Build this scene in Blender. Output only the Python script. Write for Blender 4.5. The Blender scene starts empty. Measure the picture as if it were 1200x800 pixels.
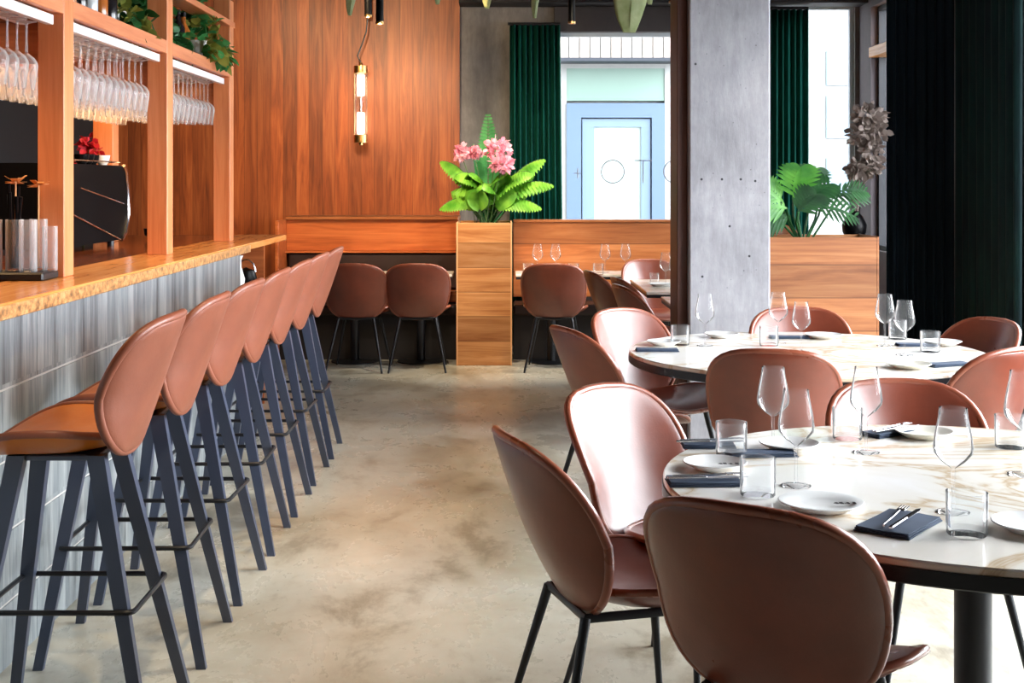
import bpy, math, random
from mathutils import Vector, Matrix, noise
random.seed(7)
PI = math.pi
C = bpy.context.scene.collection
sc = bpy.context.scene
F = 1535.0; VX = 590.0; VY = 213.0; H = 1.5     # lens in pixels, horizon, eye height

def at(x, y, z=0.0):
    """the point of the horizontal plane z that the photo shows at pixel x, y"""
    s = (y - VY) / (H - z)
    return Vector(((x - VX) / s, F / s, z))

# ---------------------------------------------------------------- materials
def sr(r, g, b):
    f = lambda c: (c/255/12.92) if c/255 <= .04045 else ((c/255+.055)/1.055)**2.4
    return (f(r), f(g), f(b), 1)

class M:
    def __init__(s, name):
        s.m = bpy.data.materials.new(name); s.m.use_nodes = True
        s.t = s.m.node_tree; s.n = s.t.nodes; s.l = s.t.links
        s.b = s.n['Principled BSDF']; s.out = s.n['Material Output']
    def new(s, t, **k):
        n = s.n.new(t)
        for a, v in k.items(): setattr(n, a, v)
        return n
    def link(s, a, b): s.l.new(a, b)
    def coords(s, scale=(1, 1, 1), rot=(0, 0, 0)):
        tc = s.new('ShaderNodeTexCoord'); mp = s.new('ShaderNodeMapping')
        s.link(tc.outputs['Object'], mp.inputs[0])
        mp.inputs['Scale'].default_value = scale; mp.inputs['Rotation'].default_value = rot
        return mp.outputs[0]
    def noise(s, vec, scale, detail=4, rough=.55, dist=0):
        n = s.new('ShaderNodeTexNoise'); s.link(vec, n.inputs['Vector'])
        n.inputs['Scale'].default_value = scale; n.inputs['Detail'].default_value = detail
        n.inputs['Roughness'].default_value = rough; n.inputs['Distortion'].default_value = dist
        return n.outputs['Fac']
    def ramp(s, fac, stops):
        r = s.new('ShaderNodeValToRGB'); s.link(fac, r.inputs[0])
        e = r.color_ramp.elements
        while len(e) < len(stops): e.new(.5)
        for i, (p, c) in enumerate(stops): e[i].position = p; e[i].color = c
        return r.outputs[0]
    def mix(s, fac, a, b, mode='MIX'):
        n = s.new('ShaderNodeMix', data_type='RGBA', blend_type=mode)
        for i, v in ((0, fac), (6, a), (7, b)):
            if isinstance(v, (int, float, tuple)): n.inputs[i].default_value = v
            else: s.link(v, n.inputs[i])
        return n.outputs[2]
    def math(s, op, a, b=0.0):
        n = s.new('ShaderNodeMath', operation=op)
        for i, v in ((0, a), (1, b)):
            if isinstance(v, (int, float)): n.inputs[i].default_value = v
            else: s.link(v, n.inputs[i])
        return n.outputs[0]
    def bump(s, h, strength=.3, dist=.01):
        n = s.new('ShaderNodeBump'); s.link(h, n.inputs['Height'])
        n.inputs['Strength'].default_value = strength; n.inputs['Distance'].default_value = dist
        s.link(n.outputs[0], s.b.inputs['Normal'])

def plain(name, col, rough=.5, metal=0, spec=.5, emit=0, ecol=None, var=0.0):
    k = M(name)
    k.b.inputs['Base Color'].default_value = col
    k.b.inputs['Roughness'].default_value = rough
    k.b.inputs['Metallic'].default_value = metal
    k.b.inputs['Specular IOR Level'].default_value = spec
    if var:
        n = k.noise(k.coords(), 14, 3)
        d = tuple(c*(1-var) for c in col[:3]) + (1,)
        u = tuple(min(1, c*(1+var)) for c in col[:3]) + (1,)
        k.link(k.ramp(n, [(.3, d), (.7, u)]), k.b.inputs['Base Color'])
    if emit:
        k.b.inputs['Emission Color'].default_value = ecol or col
        k.b.inputs['Emission Strength'].default_value = emit
    return k.m

def leather(name, a, b, rough=.36, coat=0.0):
    k = M(name)
    v = k.coords()
    k.link(k.ramp(k.noise(v, 5, 5, .6), [(.3, a), (.7, b)]), k.b.inputs['Base Color'])
    n2 = k.noise(v, 180, 2)
    k.link(k.ramp(k.noise(v, 9, 3), [(.3, (rough-.06,)*3+(1,)), (.7, (rough+.08,)*3+(1,))]), k.b.inputs['Roughness'])
    k.b.inputs['Coat Weight'].default_value = coat
    k.b.inputs['Coat Roughness'].default_value = .3
    k.bump(n2, .12, .002)
    return k.m

def wood(name, cols, axis='z', plank=0.0, rough=.35, pax='x', grain=1.0):
    """grain runs along axis; plank = width of boards measured along pax"""
    k = M(name)
    st = {'x': (.7, 9, 9), 'y': (9, .7, 9), 'z': (9, 9, .7)}[axis]
    fine = {'x': (3, 90, 90), 'y': (90, 3, 90), 'z': (90, 90, 3)}[axis]
    base = k.coords()
    off = base
    if plank:
        sp = k.new('ShaderNodeSeparateXYZ'); k.link(base, sp.inputs[0])
        idx = k.math('FLOOR', k.math('DIVIDE', sp.outputs['xyz'.index(pax)], plank))
        wn = k.new('ShaderNodeTexWhiteNoise', noise_dimensions='1D'); k.link(idx, wn.inputs['W'])
        add = k.new('ShaderNodeVectorMath', operation='MULTIPLY_ADD')
        k.link(wn.outputs['Color'], add.inputs[0]); add.inputs[1].default_value = (7, 7, 7); k.link(base, add.inputs[2])
        off = add.outputs[0]
    mp = k.new('ShaderNodeMapping'); k.link(off, mp.inputs[0]); mp.inputs['Scale'].default_value = st
    mf = k.new('ShaderNodeMapping'); k.link(off, mf.inputs[0]); mf.inputs['Scale'].default_value = fine
    g = k.noise(mp.outputs[0], 1.6*grain, 6, .6, 1.2)
    f = k.noise(mf.outputs[0], 1.0, 3, .6)
    m = k.math('ADD', k.math('MULTIPLY', g, .75), k.math('MULTIPLY', f, .25))
    c = k.ramp(m, [(.32, cols[0]), (.5, cols[1]), (.66, cols[2])])
    if plank:
        c = k.mix(1.0, c, k.ramp(wn.outputs['Value'], [(0, (.68, .66, .66, 1)), (1, (1.12, 1.1, 1.08, 1))]), 'MULTIPLY')
        fr = k.math('FRACT', k.math('DIVIDE', sp.outputs['xyz'.index(pax)], plank))
        edge = k.math('LESS_THAN', k.math('ABSOLUTE', k.math('SUBTRACT', fr, .5)), .485)
        c = k.mix(1.0, c, k.ramp(edge, [(0, (.45, .42, .4, 1)), (1, (1, 1, 1, 1))]), 'MULTIPLY')
    k.link(c, k.b.inputs['Base Color'])
    k.b.inputs['Roughness'].default_value = rough
    k.bump(f, .08, .003)
    return k.m

def glass(name, tint=(.97, .98, 1, 1), boost=1.0, milk=.25):  # milk: diffuse white that paints bright window glare into clear glass
    k = M(name)
    k.n.remove(k.b)
    tr = k.new('ShaderNodeBsdfTransparent'); tr.inputs[0].default_value = tint
    gl = k.new('ShaderNodeBsdfGlossy'); gl.inputs['Roughness'].default_value = .02
    gl.inputs[0].default_value = (1, 1, 1, 1)
    lw = k.new('ShaderNodeLayerWeight'); lw.inputs['Blend'].default_value = .12
    fac = k.math('MULTIPLY', lw.outputs['Fresnel'], boost)
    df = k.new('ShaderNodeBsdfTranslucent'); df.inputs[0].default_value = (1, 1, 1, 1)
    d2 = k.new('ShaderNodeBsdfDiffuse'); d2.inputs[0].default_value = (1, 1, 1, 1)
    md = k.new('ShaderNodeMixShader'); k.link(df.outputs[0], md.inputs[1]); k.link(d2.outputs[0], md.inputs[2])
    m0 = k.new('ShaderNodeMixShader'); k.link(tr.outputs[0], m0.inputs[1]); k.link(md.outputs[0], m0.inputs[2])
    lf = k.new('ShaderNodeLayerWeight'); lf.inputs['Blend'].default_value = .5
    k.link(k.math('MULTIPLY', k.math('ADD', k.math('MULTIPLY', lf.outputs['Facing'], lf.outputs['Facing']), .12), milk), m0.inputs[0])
    ms = k.new('ShaderNodeMixShader')
    k.link(fac, ms.inputs[0]); k.link(m0.outputs[0], ms.inputs[1]); k.link(gl.outputs[0], ms.inputs[2])
    k.link(ms.outputs[0], k.out.inputs[0])
    return k.m

LE = leather('cognac_leather', sr(108, 50, 34), sr(130, 62, 42), .33, .45)
LEP = leather('cognac_piping', sr(134, 68, 48), sr(152, 84, 60), .3, .5)
LES = leather('stool_leather', sr(124, 68, 48), sr(148, 84, 62), .42, .1)
LESS = leather('stool_seat_lit_leather', sr(188, 100, 26), sr(206, 118, 34), .4)  # stool leather with the warm lamplight on the seats painted in as orange
BLK = plain('black_metal', sr(24, 26, 32), .38, .3, .6)
BLK2 = plain('stool_leg_sheen', sr(60, 69, 90), .34, 0, .7)  # black legs, their blue-grey gloss painted into the base colour
DARK = plain('dark_interior', sr(20, 16, 18), .6)
DARKL = leather('dark_leather', sr(34, 20, 20), sr(46, 28, 26), .45)
WALLW = wood('wall_planks', [sr(110, 50, 22), sr(162, 82, 38), sr(188, 106, 56)], 'z', .118, .42)
WOODX = wood('oak_grain_x', [sr(158, 94, 50), sr(192, 132, 80), sr(212, 156, 106)], 'x', .2, .35, 'z', .8)
WOODX2 = wood('bench_grain_x', [sr(146, 80, 40), sr(182, 110, 62), sr(204, 134, 82)], 'x', .24, .35, 'z', .8)
WOODB = wood('banquette_wood', [sr(140, 68, 32), sr(178, 94, 48), sr(196, 112, 62)], 'x', 0, .35)
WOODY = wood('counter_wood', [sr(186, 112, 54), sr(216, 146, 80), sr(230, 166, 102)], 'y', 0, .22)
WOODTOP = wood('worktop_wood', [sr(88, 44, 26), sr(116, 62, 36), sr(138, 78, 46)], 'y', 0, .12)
WOODZ = wood('post_wood', [sr(198, 112, 62), sr(216, 134, 84), sr(228, 150, 102)], 'z', 0, .4)
WOODYB = wood('beam_wood', [sr(196, 110, 66), sr(214, 132, 88), sr(226, 148, 104)], 'y', 0, .4)
TRIMW = plain('pale_edge', sr(222, 168, 118), .45)
BROWNST = wood('brown_post', [sr(56, 30, 24), sr(78, 44, 34), sr(92, 54, 42)], 'z', 0, .5)
BRASS = plain('brass', sr(190, 150, 96), .3, 1)
STEEL = plain('steel', sr(200, 200, 205), .22, 1)
WHITE = plain('white_ceramic', sr(240, 240, 238), .25, 0, .5)
CREAM = plain('cream_ceramic', sr(232, 228, 214), .3, 0, .5, var=.04)
BLACKC = plain('black_gloss', sr(8, 8, 10), .35, 0, .12)
NAP = plain('navy_linen', sr(52, 66, 88), .8, var=.12)
SOIL = plain('soil', sr(40, 28, 20), .9, var=.3)
GLS = glass('clear_glass', (.985, .985, .99, 1), 1.0)
GLST = glass('tumbler_glass', (.97, .98, .985, 1), 1.2)
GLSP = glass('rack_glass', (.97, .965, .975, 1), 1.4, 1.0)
PANE = glass('window_glass', (.97, .985, .99, 1), .4, 0.0)
INK = plain('ink', sr(40, 34, 34), .5)
FACADE = plain('pale_render', sr(150, 152, 150), .8, var=.04)

def curtain_mat(name, a, b, trans=0.0):
    k = M(name)
    k.link(k.ramp(k.noise(k.coords((3, 3, .4)), 6, 3), [(.3, a), (.7, b)]), k.b.inputs['Base Color'])
    k.b.inputs['Roughness'].default_value = .75
    k.b.inputs['Specular IOR Level'].default_value = .15
    if trans:
        tl = k.new('ShaderNodeBsdfTranslucent'); tl.inputs[0].default_value = sr(20, 150, 130)
        ms = k.new('ShaderNodeMixShader'); ms.inputs[0].default_value = trans
        k.link(k.b.outputs[0], ms.inputs[1]); k.link(tl.outputs[0], ms.inputs[2]); k.link(ms.outputs[0], k.out.inputs[0])
    return k.m
CURG = curtain_mat('green_velvet', sr(4, 58, 50), sr(8, 82, 72), .15)
CURD = curtain_mat('midnight_velvet', sr(16, 28, 38), sr(22, 38, 48))
CURD2 = curtain_mat('dark_green_velvet', sr(14, 26, 32), sr(16, 44, 42))

def marble():
    k = M('white_marble')
    v = k.coords((1, 1.6, 1), (0, 0, .5))
    a = k.noise(v, 1.3, 6, .55, 1.2)
    vein = k.math('ABSOLUTE', k.math('SUBTRACT', a, .5))
    c = k.ramp(vein, [(0, sr(206, 184, 156)), (.012, sr(226, 214, 196)), (.035, sr(240, 236, 228)), (.2, sr(246, 244, 242))])
    c2 = k.ramp(k.noise(v, 1.1, 4, .6, .8), [(.4, (1, 1, 1, 1)), (.75, (.95, .91, .85, 1))])
    k.link(k.mix(1.0, c, c2, 'MULTIPLY'), k.b.inputs['Base Color'])
    k.b.inputs['Roughness'].default_value = .14
    return k.m
MARBLE = marble()

def concrete(name, a, b, c, scale=1.0, rough=.7, rows=False):
    k = M(name)
    v = k.coords((1, 1, 1))
    n = k.noise(v, 2.0*scale, 8, .65, .3)
    col = k.ramp(n, [(.3, a), (.5, b), (.7, c)])
    n2 = k.noise(k.coords((6, 6, 1.4)), 3*scale, 6, .7)
    col = k.mix(.35, col, k.ramp(n2, [(.35, a), (.65, c)]))
    if rows:
        vo = k.new('ShaderNodeTexVoronoi'); k.link(v, vo.inputs['Vector']); vo.inputs['Scale'].default_value = 26
        pit = k.ramp(vo.outputs['Distance'], [(.07, (.45, .45, .46, 1)), (.13, (1, 1, 1, 1))])
        gate = k.ramp(k.noise(v, 6, 2), [(.52, (0, 0, 0, 1)), (.6, (1, 1, 1, 1))])
        col = k.mix(gate, col, k.mix(1.0, col, pit, 'MULTIPLY'))
    k.link(col, k.b.inputs['Base Color'])
    k.b.inputs['Roughness'].default_value = rough
    k.bump(n2, .25, .006)
    return k.m
CONW = concrete('dark_plaster', sr(86, 84, 84), sr(112, 110, 110), sr(136, 134, 132), 1.2)
CONC = concrete('column_concrete', sr(124, 124, 130), sr(150, 150, 156), sr(172, 172, 178), 1.4, .7, True)

def floor_mat():
    k = M('polished_concrete')
    v = k.coords()
    n = k.noise(v, .8, 8, .62, .5)
    col = k.ramp(n, [(.34, sr(166, 154, 130)), (.45, sr(194, 188, 170)), (.6, sr(208, 206, 192)), (.75, sr(216, 215, 206))])
    n2 = k.noise(k.coords((1.3, .7, 1)), 2.2, 9, .7, .3)
    st = k.ramp(n2, [(.36, (.5, .45, .38, 1)), (.47, (.93, .92, .9, 1)), (.6, (1, 1, 1, 1))])
    col = k.mix(.85, col, st, 'MULTIPLY')
    n3 = k.noise(v, 9, 6, .7, .6)
    col = k.mix(.3, col, k.ramp(n3, [(.38, (.78, .76, .72, 1)), (.5, (1, 1, 1, 1))]), 'MULTIPLY')
    k.link(col, k.b.inputs['Base Color'])
    k.link(k.ramp(n2, [(.35, (.34,)*3+(1,)), (.65, (.24,)*3+(1,))]), k.b.inputs['Roughness'])
    k.bump(n3, .02, .003)
    return k.m
FLOORM = floor_mat()

def tile_mat():
    k = M('ribbed_grey_tile')
    base = k.coords()
    sp = k.new('ShaderNodeSeparateXYZ'); k.link(base, sp.inputs[0])
    row = k.math('FLOOR', k.math('DIVIDE', sp.outputs[2], .22))
    wn = k.new('ShaderNodeTexNoise'); wn.inputs['Scale'].default_value = 1
    wn.inputs['Detail'].default_value = 6; wn.inputs['Roughness'].default_value = .75
    cv = k.new('ShaderNodeCombineXYZ')
    k.link(k.math('MULTIPLY', sp.outputs[1], 14.0), cv.inputs[0])
    k.link(k.math('MULTIPLY', row, 7.3), cv.inputs[1])
    k.link(k.math('MULTIPLY', sp.outputs[2], .8), cv.inputs[2])
    k.link(cv.outputs[0], wn.inputs['Vector'])
    c = k.ramp(wn.outputs['Fac'], [(.3, sr(82, 88, 92)), (.46, sr(128, 136, 140)), (.6, sr(164, 170, 172)), (.76, sr(204, 206, 206))])
    k.link(c, k.b.inputs['Base Color']); k.b.inputs['Roughness'].default_value = .42
    k.bump(wn.outputs['Fac'], .5, .006)
    return k.m
TILE = tile_mat()
GROUT = plain('pale_grout', sr(216, 214, 208), .8)

def edge_mat():
    k = M('speckled_edge')
    n = k.noise(k.coords((1, .8, 1)), 40, 6, .7)
    k.link(k.ramp(n, [(.36, sr(112, 82, 56)), (.5, sr(190, 136, 84)), (.64, sr(214, 176, 124))]), k.b.inputs['Base Color'])
    k.b.inputs['Roughness'].default_value = .35
    return k.m
EDGE = edge_mat()

def leafm(name, a, b, rough=.4):
    k = M(name)
    k.link(k.ramp(k.noise(k.coords(), 9, 3), [(.35, a), (.65, b)]), k.b.inputs['Base Color'])
    k.b.inputs['Roughness'].default_value = rough
    tl = k.new('ShaderNodeBsdfTranslucent'); tl.inputs[0].default_value = b
    ms = k.new('ShaderNodeMixShader'); ms.inputs[0].default_value = .3
    k.link(k.b.outputs[0], ms.inputs[1]); k.link(tl.outputs[0], ms.inputs[2]); k.link(ms.outputs[0], k.out.inputs[0])
    return k.m
LF1 = leafm('bright_leaf', sr(74, 140, 40), sr(140, 200, 70))
LF2 = leafm('green_leaf', sr(34, 110, 54), sr(80, 160, 90))
LF3 = leafm('dark_leaf', sr(20, 60, 34), sr(46, 100, 50))
LF4 = leafm('olive_leaf', sr(90, 104, 40), sr(150, 150, 66))
LF2B = leafm('fresh_leaf', sr(46, 120, 40), sr(96, 168, 60))
DRY = leafm('dried_leaf', sr(150, 164, 110), sr(196, 204, 156), .6)
PINK = leafm('pink_petal', sr(206, 84, 124), sr(240, 190, 204), .6)
RED = leafm('red_petal', sr(190, 30, 50), sr(220, 60, 80), .6)
DRYF = leafm('dried_petal', sr(110, 96, 92), sr(170, 156, 148), .7)
ORF = leafm('orange_garnish', sr(210, 130, 60), sr(230, 170, 100), .5)
STEM = plain('stem_green', sr(60, 90, 40), .6)

# ---------------------------------------------------------------- mesh helpers
class G:
    """collects geometry for ONE mesh object"""
    def __init__(s): s.v = []; s.f = []
    def add(s, v, f):
        o = len(s.v); s.v += [tuple(p) for p in v]; s.f += [tuple(i+o for i in q) for q in f]
        return s
    def box(s, x0, x1, y0, y1, z0, z1, b=0.0):
        if b <= 0:
            v = [(x, y, z) for x in (x0, x1) for y in (y0, y1) for z in (z0, z1)]
            f = [(0, 1, 3, 2), (4, 6, 7, 5), (0, 4, 5, 1), (2, 3, 7, 6), (0, 2, 6, 4), (1, 5, 7, 3)]
            return s.add(v, f)
        # chamfered box: three vertices at each corner
        v = []; idx = {}
        for i, x in enumerate((x0, x1)):
            for j, y in enumerate((y0, y1)):
                for k, z in enumerate((z0, z1)):
                    sx, sy, sz = (1, -1)[i], (1, -1)[j], (1, -1)[k]
                    for a, d in enumerate(((0, b, b), (b, 0, b), (b, b, 0))):
                        idx[(i, j, k, a)] = len(v)
                        v.append((x+sx*d[0], y+sy*d[1], z+sz*d[2]))
        f = []
        for i in (0, 1):
            q = [idx[(i, j, k, 0)] for j, k in ((0, 0), (0, 1), (1, 1), (1, 0))]; f.append(q if i == 0 else q[::-1])
            q = [idx[(j, i, k, 1)] for j, k in ((0, 0), (1, 0), (1, 1), (0, 1))]; f.append(q if i == 0 else q[::-1])
            q = [idx[(j, k, i, 2)] for j, k in ((0, 0), (0, 1), (1, 1), (1, 0))]; f.append(q if i == 0 else q[::-1])
        for i in (0, 1):
            for j in (0, 1):
                f.append((idx[(i, j, 0, 0)], idx[(i, j, 1, 0)], idx[(i, j, 1, 1)], idx[(i, j, 0, 1)]))
                f.append((idx[(i, 0, j, 0)], idx[(i, 1, j, 0)], idx[(i, 1, j, 2)], idx[(i, 0, j, 2)]))
                f.append((idx[(0, i, j, 1)], idx[(1, i, j, 1)], idx[(1, i, j, 2)], idx[(0, i, j, 2)]))
                for k in (0, 1): f.append((idx[(i, j, k, 0)], idx[(i, j, k, 1)], idx[(i, j, k, 2)]))
        return s.add(v, f)
    def lathe(s, prof, n=24, c=(0, 0, 0), sx=1, sy=1):
        v = []; f = []; rows = []
        for r, z in prof:
            if r < 1e-6: rows.append([len(v)]); v.append((c[0], c[1], c[2]+z))
            else:
                rows.append(list(range(len(v), len(v)+n)))
                v += [(c[0]+sx*r*math.cos(2*PI*i/n), c[1]+sy*r*math.sin(2*PI*i/n), c[2]+z) for i in range(n)]
        for a, b in zip(rows, rows[1:]):
            for i in range(n):
                j = (i+1) % n
                if len(a) == 1 and len(b) == 1: continue
                if len(a) == 1: f.append((a[0], b[j], b[i]))
                elif len(b) == 1: f.append((a[i], a[j], b[0]))
                else: f.append((a[i], a[j], b[j], b[i]))
        return s.add(v, f)
    def tube(s, pts, r, n=8, closed=False, flat=None):
        """r a number or one per point"""
        pts = [Vector(p) for p in pts]; m = len(pts)
        rs = r if isinstance(r, (list, tuple)) else [r]*m
        v = []; f = []; up = None
        for i, p in enumerate(pts):
            if closed: t = pts[(i+1) % m] - pts[i-1]
            else: t = pts[min(i+1, m-1)] - pts[max(i-1, 0)]
            t.normalize()
            if up is None: up = Vector((0, 0, 1)) if abs(t.z) < .9 else Vector((1, 0, 0))
            a = up - t*up.dot(t)
            if a.length < 1e-5: a = t.orthogonal()
            a.normalize(); up = a; b = t.cross(a)
            for k in range(n):
                w = 2*PI*(k+.5)/n
                v.append(p + (a*math.cos(w) + b*math.sin(w)*(flat or 1))*rs[i])
        for i in range(m if closed else m-1):
            for k in range(n):
                j = (i+1) % m; l = (k+1) % n
                f.append((i*n+k, i*n+l, j*n+l, j*n+k))
        if not closed: f.append(tuple(range(n))[::-1]); f.append(tuple(range((m-1)*n, m*n)))
        return s.add(v, f)
    def grid(s, fn, nu, nv, thick=0.0):
        """sheet fn(u,v) -> point, u,v in 0..1, optionally with thickness"""
        P = [[Vector(fn(i/nu, j/nv)) for j in range(nv+1)] for i in range(nu+1)]
        v = [p for r in P for p in r]; W = nv+1
        f = [(i*W+j, (i+1)*W+j, (i+1)*W+j+1, i*W+j+1) for i in range(nu) for j in range(nv)]
        if thick:
            o = len(v); N = []
            for i in range(nu+1):
                for j in range(nv+1):
                    a = P[min(i+1, nu)][j]-P[max(i-1, 0)][j]; b = P[i][min(j+1, nv)]-P[i][max(j-1, 0)]
                    n = a.cross(b)
                    if n.length < 1e-9: n = Vector((0, 0, 1))
                    N.append(n.normalized())
            v2 = [v[k]-N[k]*thick for k in range(o)]
            f2 = [tuple(q+o for q in reversed(x)) for x in f]
            f = f + f2
            for i in range(nu):
                f.append((i*W, i*W+o, (i+1)*W+o, (i+1)*W)); f.append((i*W+nv, (i+1)*W+nv, (i+1)*W+nv+o, i*W+nv+o))
            for j in range(nv):
                f.append((j, j+1, j+1+o, j+o)); f.append((nu*W+j, nu*W+j+o, nu*W+j+1+o, nu*W+j+1))
            v = v + v2
        return s.add(v, f)
    def prism(s, pts, z0, z1):
        n = len(pts); v = [(x, y, z0) for x, y in pts] + [(x, y, z1) for x, y in pts]
        f = [tuple(range(n))[::-1], tuple(range(n, 2*n))] + [(i, (i+1) % n, n+(i+1) % n, n+i) for i in range(n)]
        return s.add(v, f)
    def xf(s, m):
        s.v = [tuple(m @ Vector(p)) for p in s.v]; return s

def obj(name, g, m, parent=None, smooth=False, loc=None, angle=40):
    me = bpy.data.meshes.new(name); me.from_pydata(g.v, [], g.f); me.update()
    if smooth:
        me.polygons.foreach_set('use_smooth', [True]*len(me.polygons))
        if angle < 180:
            import bmesh
            bm = bmesh.new(); bm.from_mesh(me)
            bmesh.ops.recalc_face_normals(bm, faces=bm.faces)
            for e in bm.edges:
                if len(e.link_faces) == 2 and e.calc_face_angle(0) > math.radians(angle): e.smooth = False
            bm.to_mesh(me); bm.free()
    else:
        import bmesh
        bm = bmesh.new(); bm.from_mesh(me); bmesh.ops.recalc_face_normals(bm, faces=bm.faces); bm.to_mesh(me); bm.free()
    o = bpy.data.objects.new(name, me); C.objects.link(o)
    if m: me.materials.append(m)
    if parent: o.parent = parent
    if loc: o.location = loc
    return o

def thing(name, label, cat, loc=(0, 0, 0), rz=0, group=None):
    o = bpy.data.objects.new(name, None); C.objects.link(o); o.empty_display_size = .1
    o.location = loc; o.rotation_euler = (0, 0, rz)
    return tag(o, label, cat, group)
def tag(o, label, cat, group=None, kind=None):
    o['label'] = label; o['category'] = cat
    if group: o['group'] = group
    if kind: o['kind'] = kind
    return o
def struct(o): o['kind'] = 'structure'; return o
def dup(src, label=None, loc=None, rz=None, group=None):
    def cp(o, par):
        c = o.copy(); C.objects.link(c)
        if par: c.parent = par
        for ch in o.children: cp(ch, c)
        return c
    r = cp(src, None)
    if label: r['label'] = label
    if loc is not None: r.location = loc
    if rz is not None: r.rotation_euler = (0, 0, rz)
    if group: r['group'] = group
    return r

# ---------------------------------------------------------------- room shell
XL, XR, YB, YF, ZC = -3.7, 3.26, 12.0, -1.8, 3.2
struct(obj('floor', G().box(XL-.2, XR+.2, YF-.2, YB+.2, -.1, 0), FLOORM))
struct(obj('ceiling', G().box(XL-.2, XR+.2, YF-.2, YB+.2, ZC, ZC+.15), plain('dark_ceiling', sr(30, 28, 30), .8, var=.1)))
struct(obj('wall_left', G().box(XL-.2, XL, YF, YB, 0, ZC), plain('charcoal_wall', sr(16, 14, 15), .8, var=.1)))
struct(obj('wall_front', G().box(XL-.2, XR+.2, YF-.2, YF, 0, ZC), plain('warm_white_wall', sr(170, 160, 150), .8)))
struct(obj('wall_back_wood', G().box(XL, -.4, YB-.06, YB+.2, 0, ZC), WALLW))
# plaster back wall with its two window openings
w1 = (.42, 1.72, .95, 2.87); w2 = (2.5, 3.22, .9, 3.12)
g = G(); y0, y1 = YB, YB+.2
g.box(-.4, w1[0], y0, y1, 0, ZC); g.box(w1[1], w2[0], y0, y1, 0, ZC); g.box(w2[1], XR+.2, y0, y1, 0, ZC)
g.box(w1[0], w1[1], y0, y1, 0, w1[2]); g.box(w1[0], w1[1], y0, y1, w1[3], ZC)
g.box(w2[0], w2[1], y0, y1, 0, w2[2]); g.box(w2[0], w2[1], y0, y1, w2[3], ZC)
struct(obj('wall_back', g, CONW))
struct(obj('trim_1', G().box(.46, 1.75, YB-.05, YB, 2.87, 3.1, .004), plain('dark_lintel', sr(58, 52, 52), .6, var=.1)))
struct(obj('trim_2', G().box(-.4, XR, YB-.3, YB, 3.1, ZC, .004), plain('dark_beam', sr(26, 25, 28), .7)))

FRM = plain('grey_frame', sr(196, 206, 212), .5)
FRMD = plain('dark_window_frame', sr(30, 32, 38), .5)
def window(name, x0, x1, z0, z1, bars, m, y=YB+.08):
    e = bpy.data.objects.new(name, None); C.objects.link(e); e.location = (0, 0, 0); struct(e)
    t = .035
    g = G().box(x0, x0+t, y-.03, y+.03, z0, z1).box(x1-t, x1, y-.03, y+.03, z0, z1).box(x0+t, x1-t, y-.03, y+.03, z0, z0+t).box(x0+t, x1-t, y-.03, y+.03, z1-t, z1)
    for b in bars: g.box(x0+t, x1-t, y-.03, y+.03, b-.02, b+.02)
    obj('window_frame', g, m, e)
    obj('window_pane', G().box(x0+t, x1-t, y-.004, y+.004, z0+t, z1-t), PANE, e)
    return e
win1 = window('window_1', *w1, [], FRM)
# lettering on the pane: O T O in thin outline
g = G(); yl = YB+.07
def ring(cx, cz, rx, rz, t=.006):
    g.tube([(cx+rx*math.cos(2*PI*i/40), yl, cz+rz*math.sin(2*PI*i/40)) for i in range(40)], t, 6, True)
s12 = F/(YB+.08)
def wx(px): return (px-VX)/s12
def wz(py): return H+(VY-py)/s12
ring(wx(718), wz(201), .105, .105)
g.tube([(wx(743), yl, wz(188)), (wx(764), yl, wz(188))], .006, 6); g.tube([(wx(753.5), yl, wz(188)), (wx(753.5), yl, wz(214))], .006, 6)
ring(wx(791), wz(201), .105, .105)
g.tube([(wx(677), yl, wz(197)), (wx(677), yl, wz(209))], .006, 6); g.tube([(wx(672), yl, wz(203)), (wx(682), yl, wz(203))], .005, 6)
obj('lettering', g, plain('window_lettering', sr(120, 128, 140), .5), win1)
window('window_2', *w2, [], FRM)

# right wall: window near the back corner, curtained stretch, big shopfront windows towards the camera
rw = [(9.7, 11.62, .9, 3.05), (5.3, 8.0, .35, 2.95), (2.45, 5.1, .35, 2.95)]
g = G(); ys = [YF]
for a, b, z0, z1 in sorted(rw):
    g.box(XR, XR+.2, ys[-1], a, 0, ZC); g.box(XR, XR+.2, a, b, 0, z0); g.box(XR, XR+.2, a, b, z1, ZC); ys.append(b)
g.box(XR, XR+.2, ys[-1], YB, 0, ZC)
struct(obj('wall_right', g, plain('grey_right_wall', sr(92, 84, 88), .7, var=.08)))
for i, (a, b, z0, z1) in enumerate(rw):
    e = bpy.data.objects.new('window_%d' % (i+3), None); C.objects.link(e); struct(e)
    t = .04; x0, x1 = XR+.06, XR+.12
    g = G().box(x0, x1, a, a+t, z0, z1).box(x0, x1, b-t, b, z0, z1).box(x0, x1, a+t, b-t, z0, z0+t).box(x0, x1, a+t, b-t, z1-t, z1)
    if i == 0: g.box(x0, x1, 11.32, 11.36, z0+t, z1-t)
    else: g.box(x0, x1, (a+b)/2-.02, (a+b)/2+.02, z0+t, z1-t)
    obj('window_frame', g, FRMD, e)
    obj('window_pane', G().box(XR+.086, XR+.092, a+t, b-t, z0+t, z1-t), PANE, e)
    if i == 0: obj('window_transom', G().box(XR-.02, XR+.14, a, b, 2.6, 2.69, .004), WOODY, e)

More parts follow.
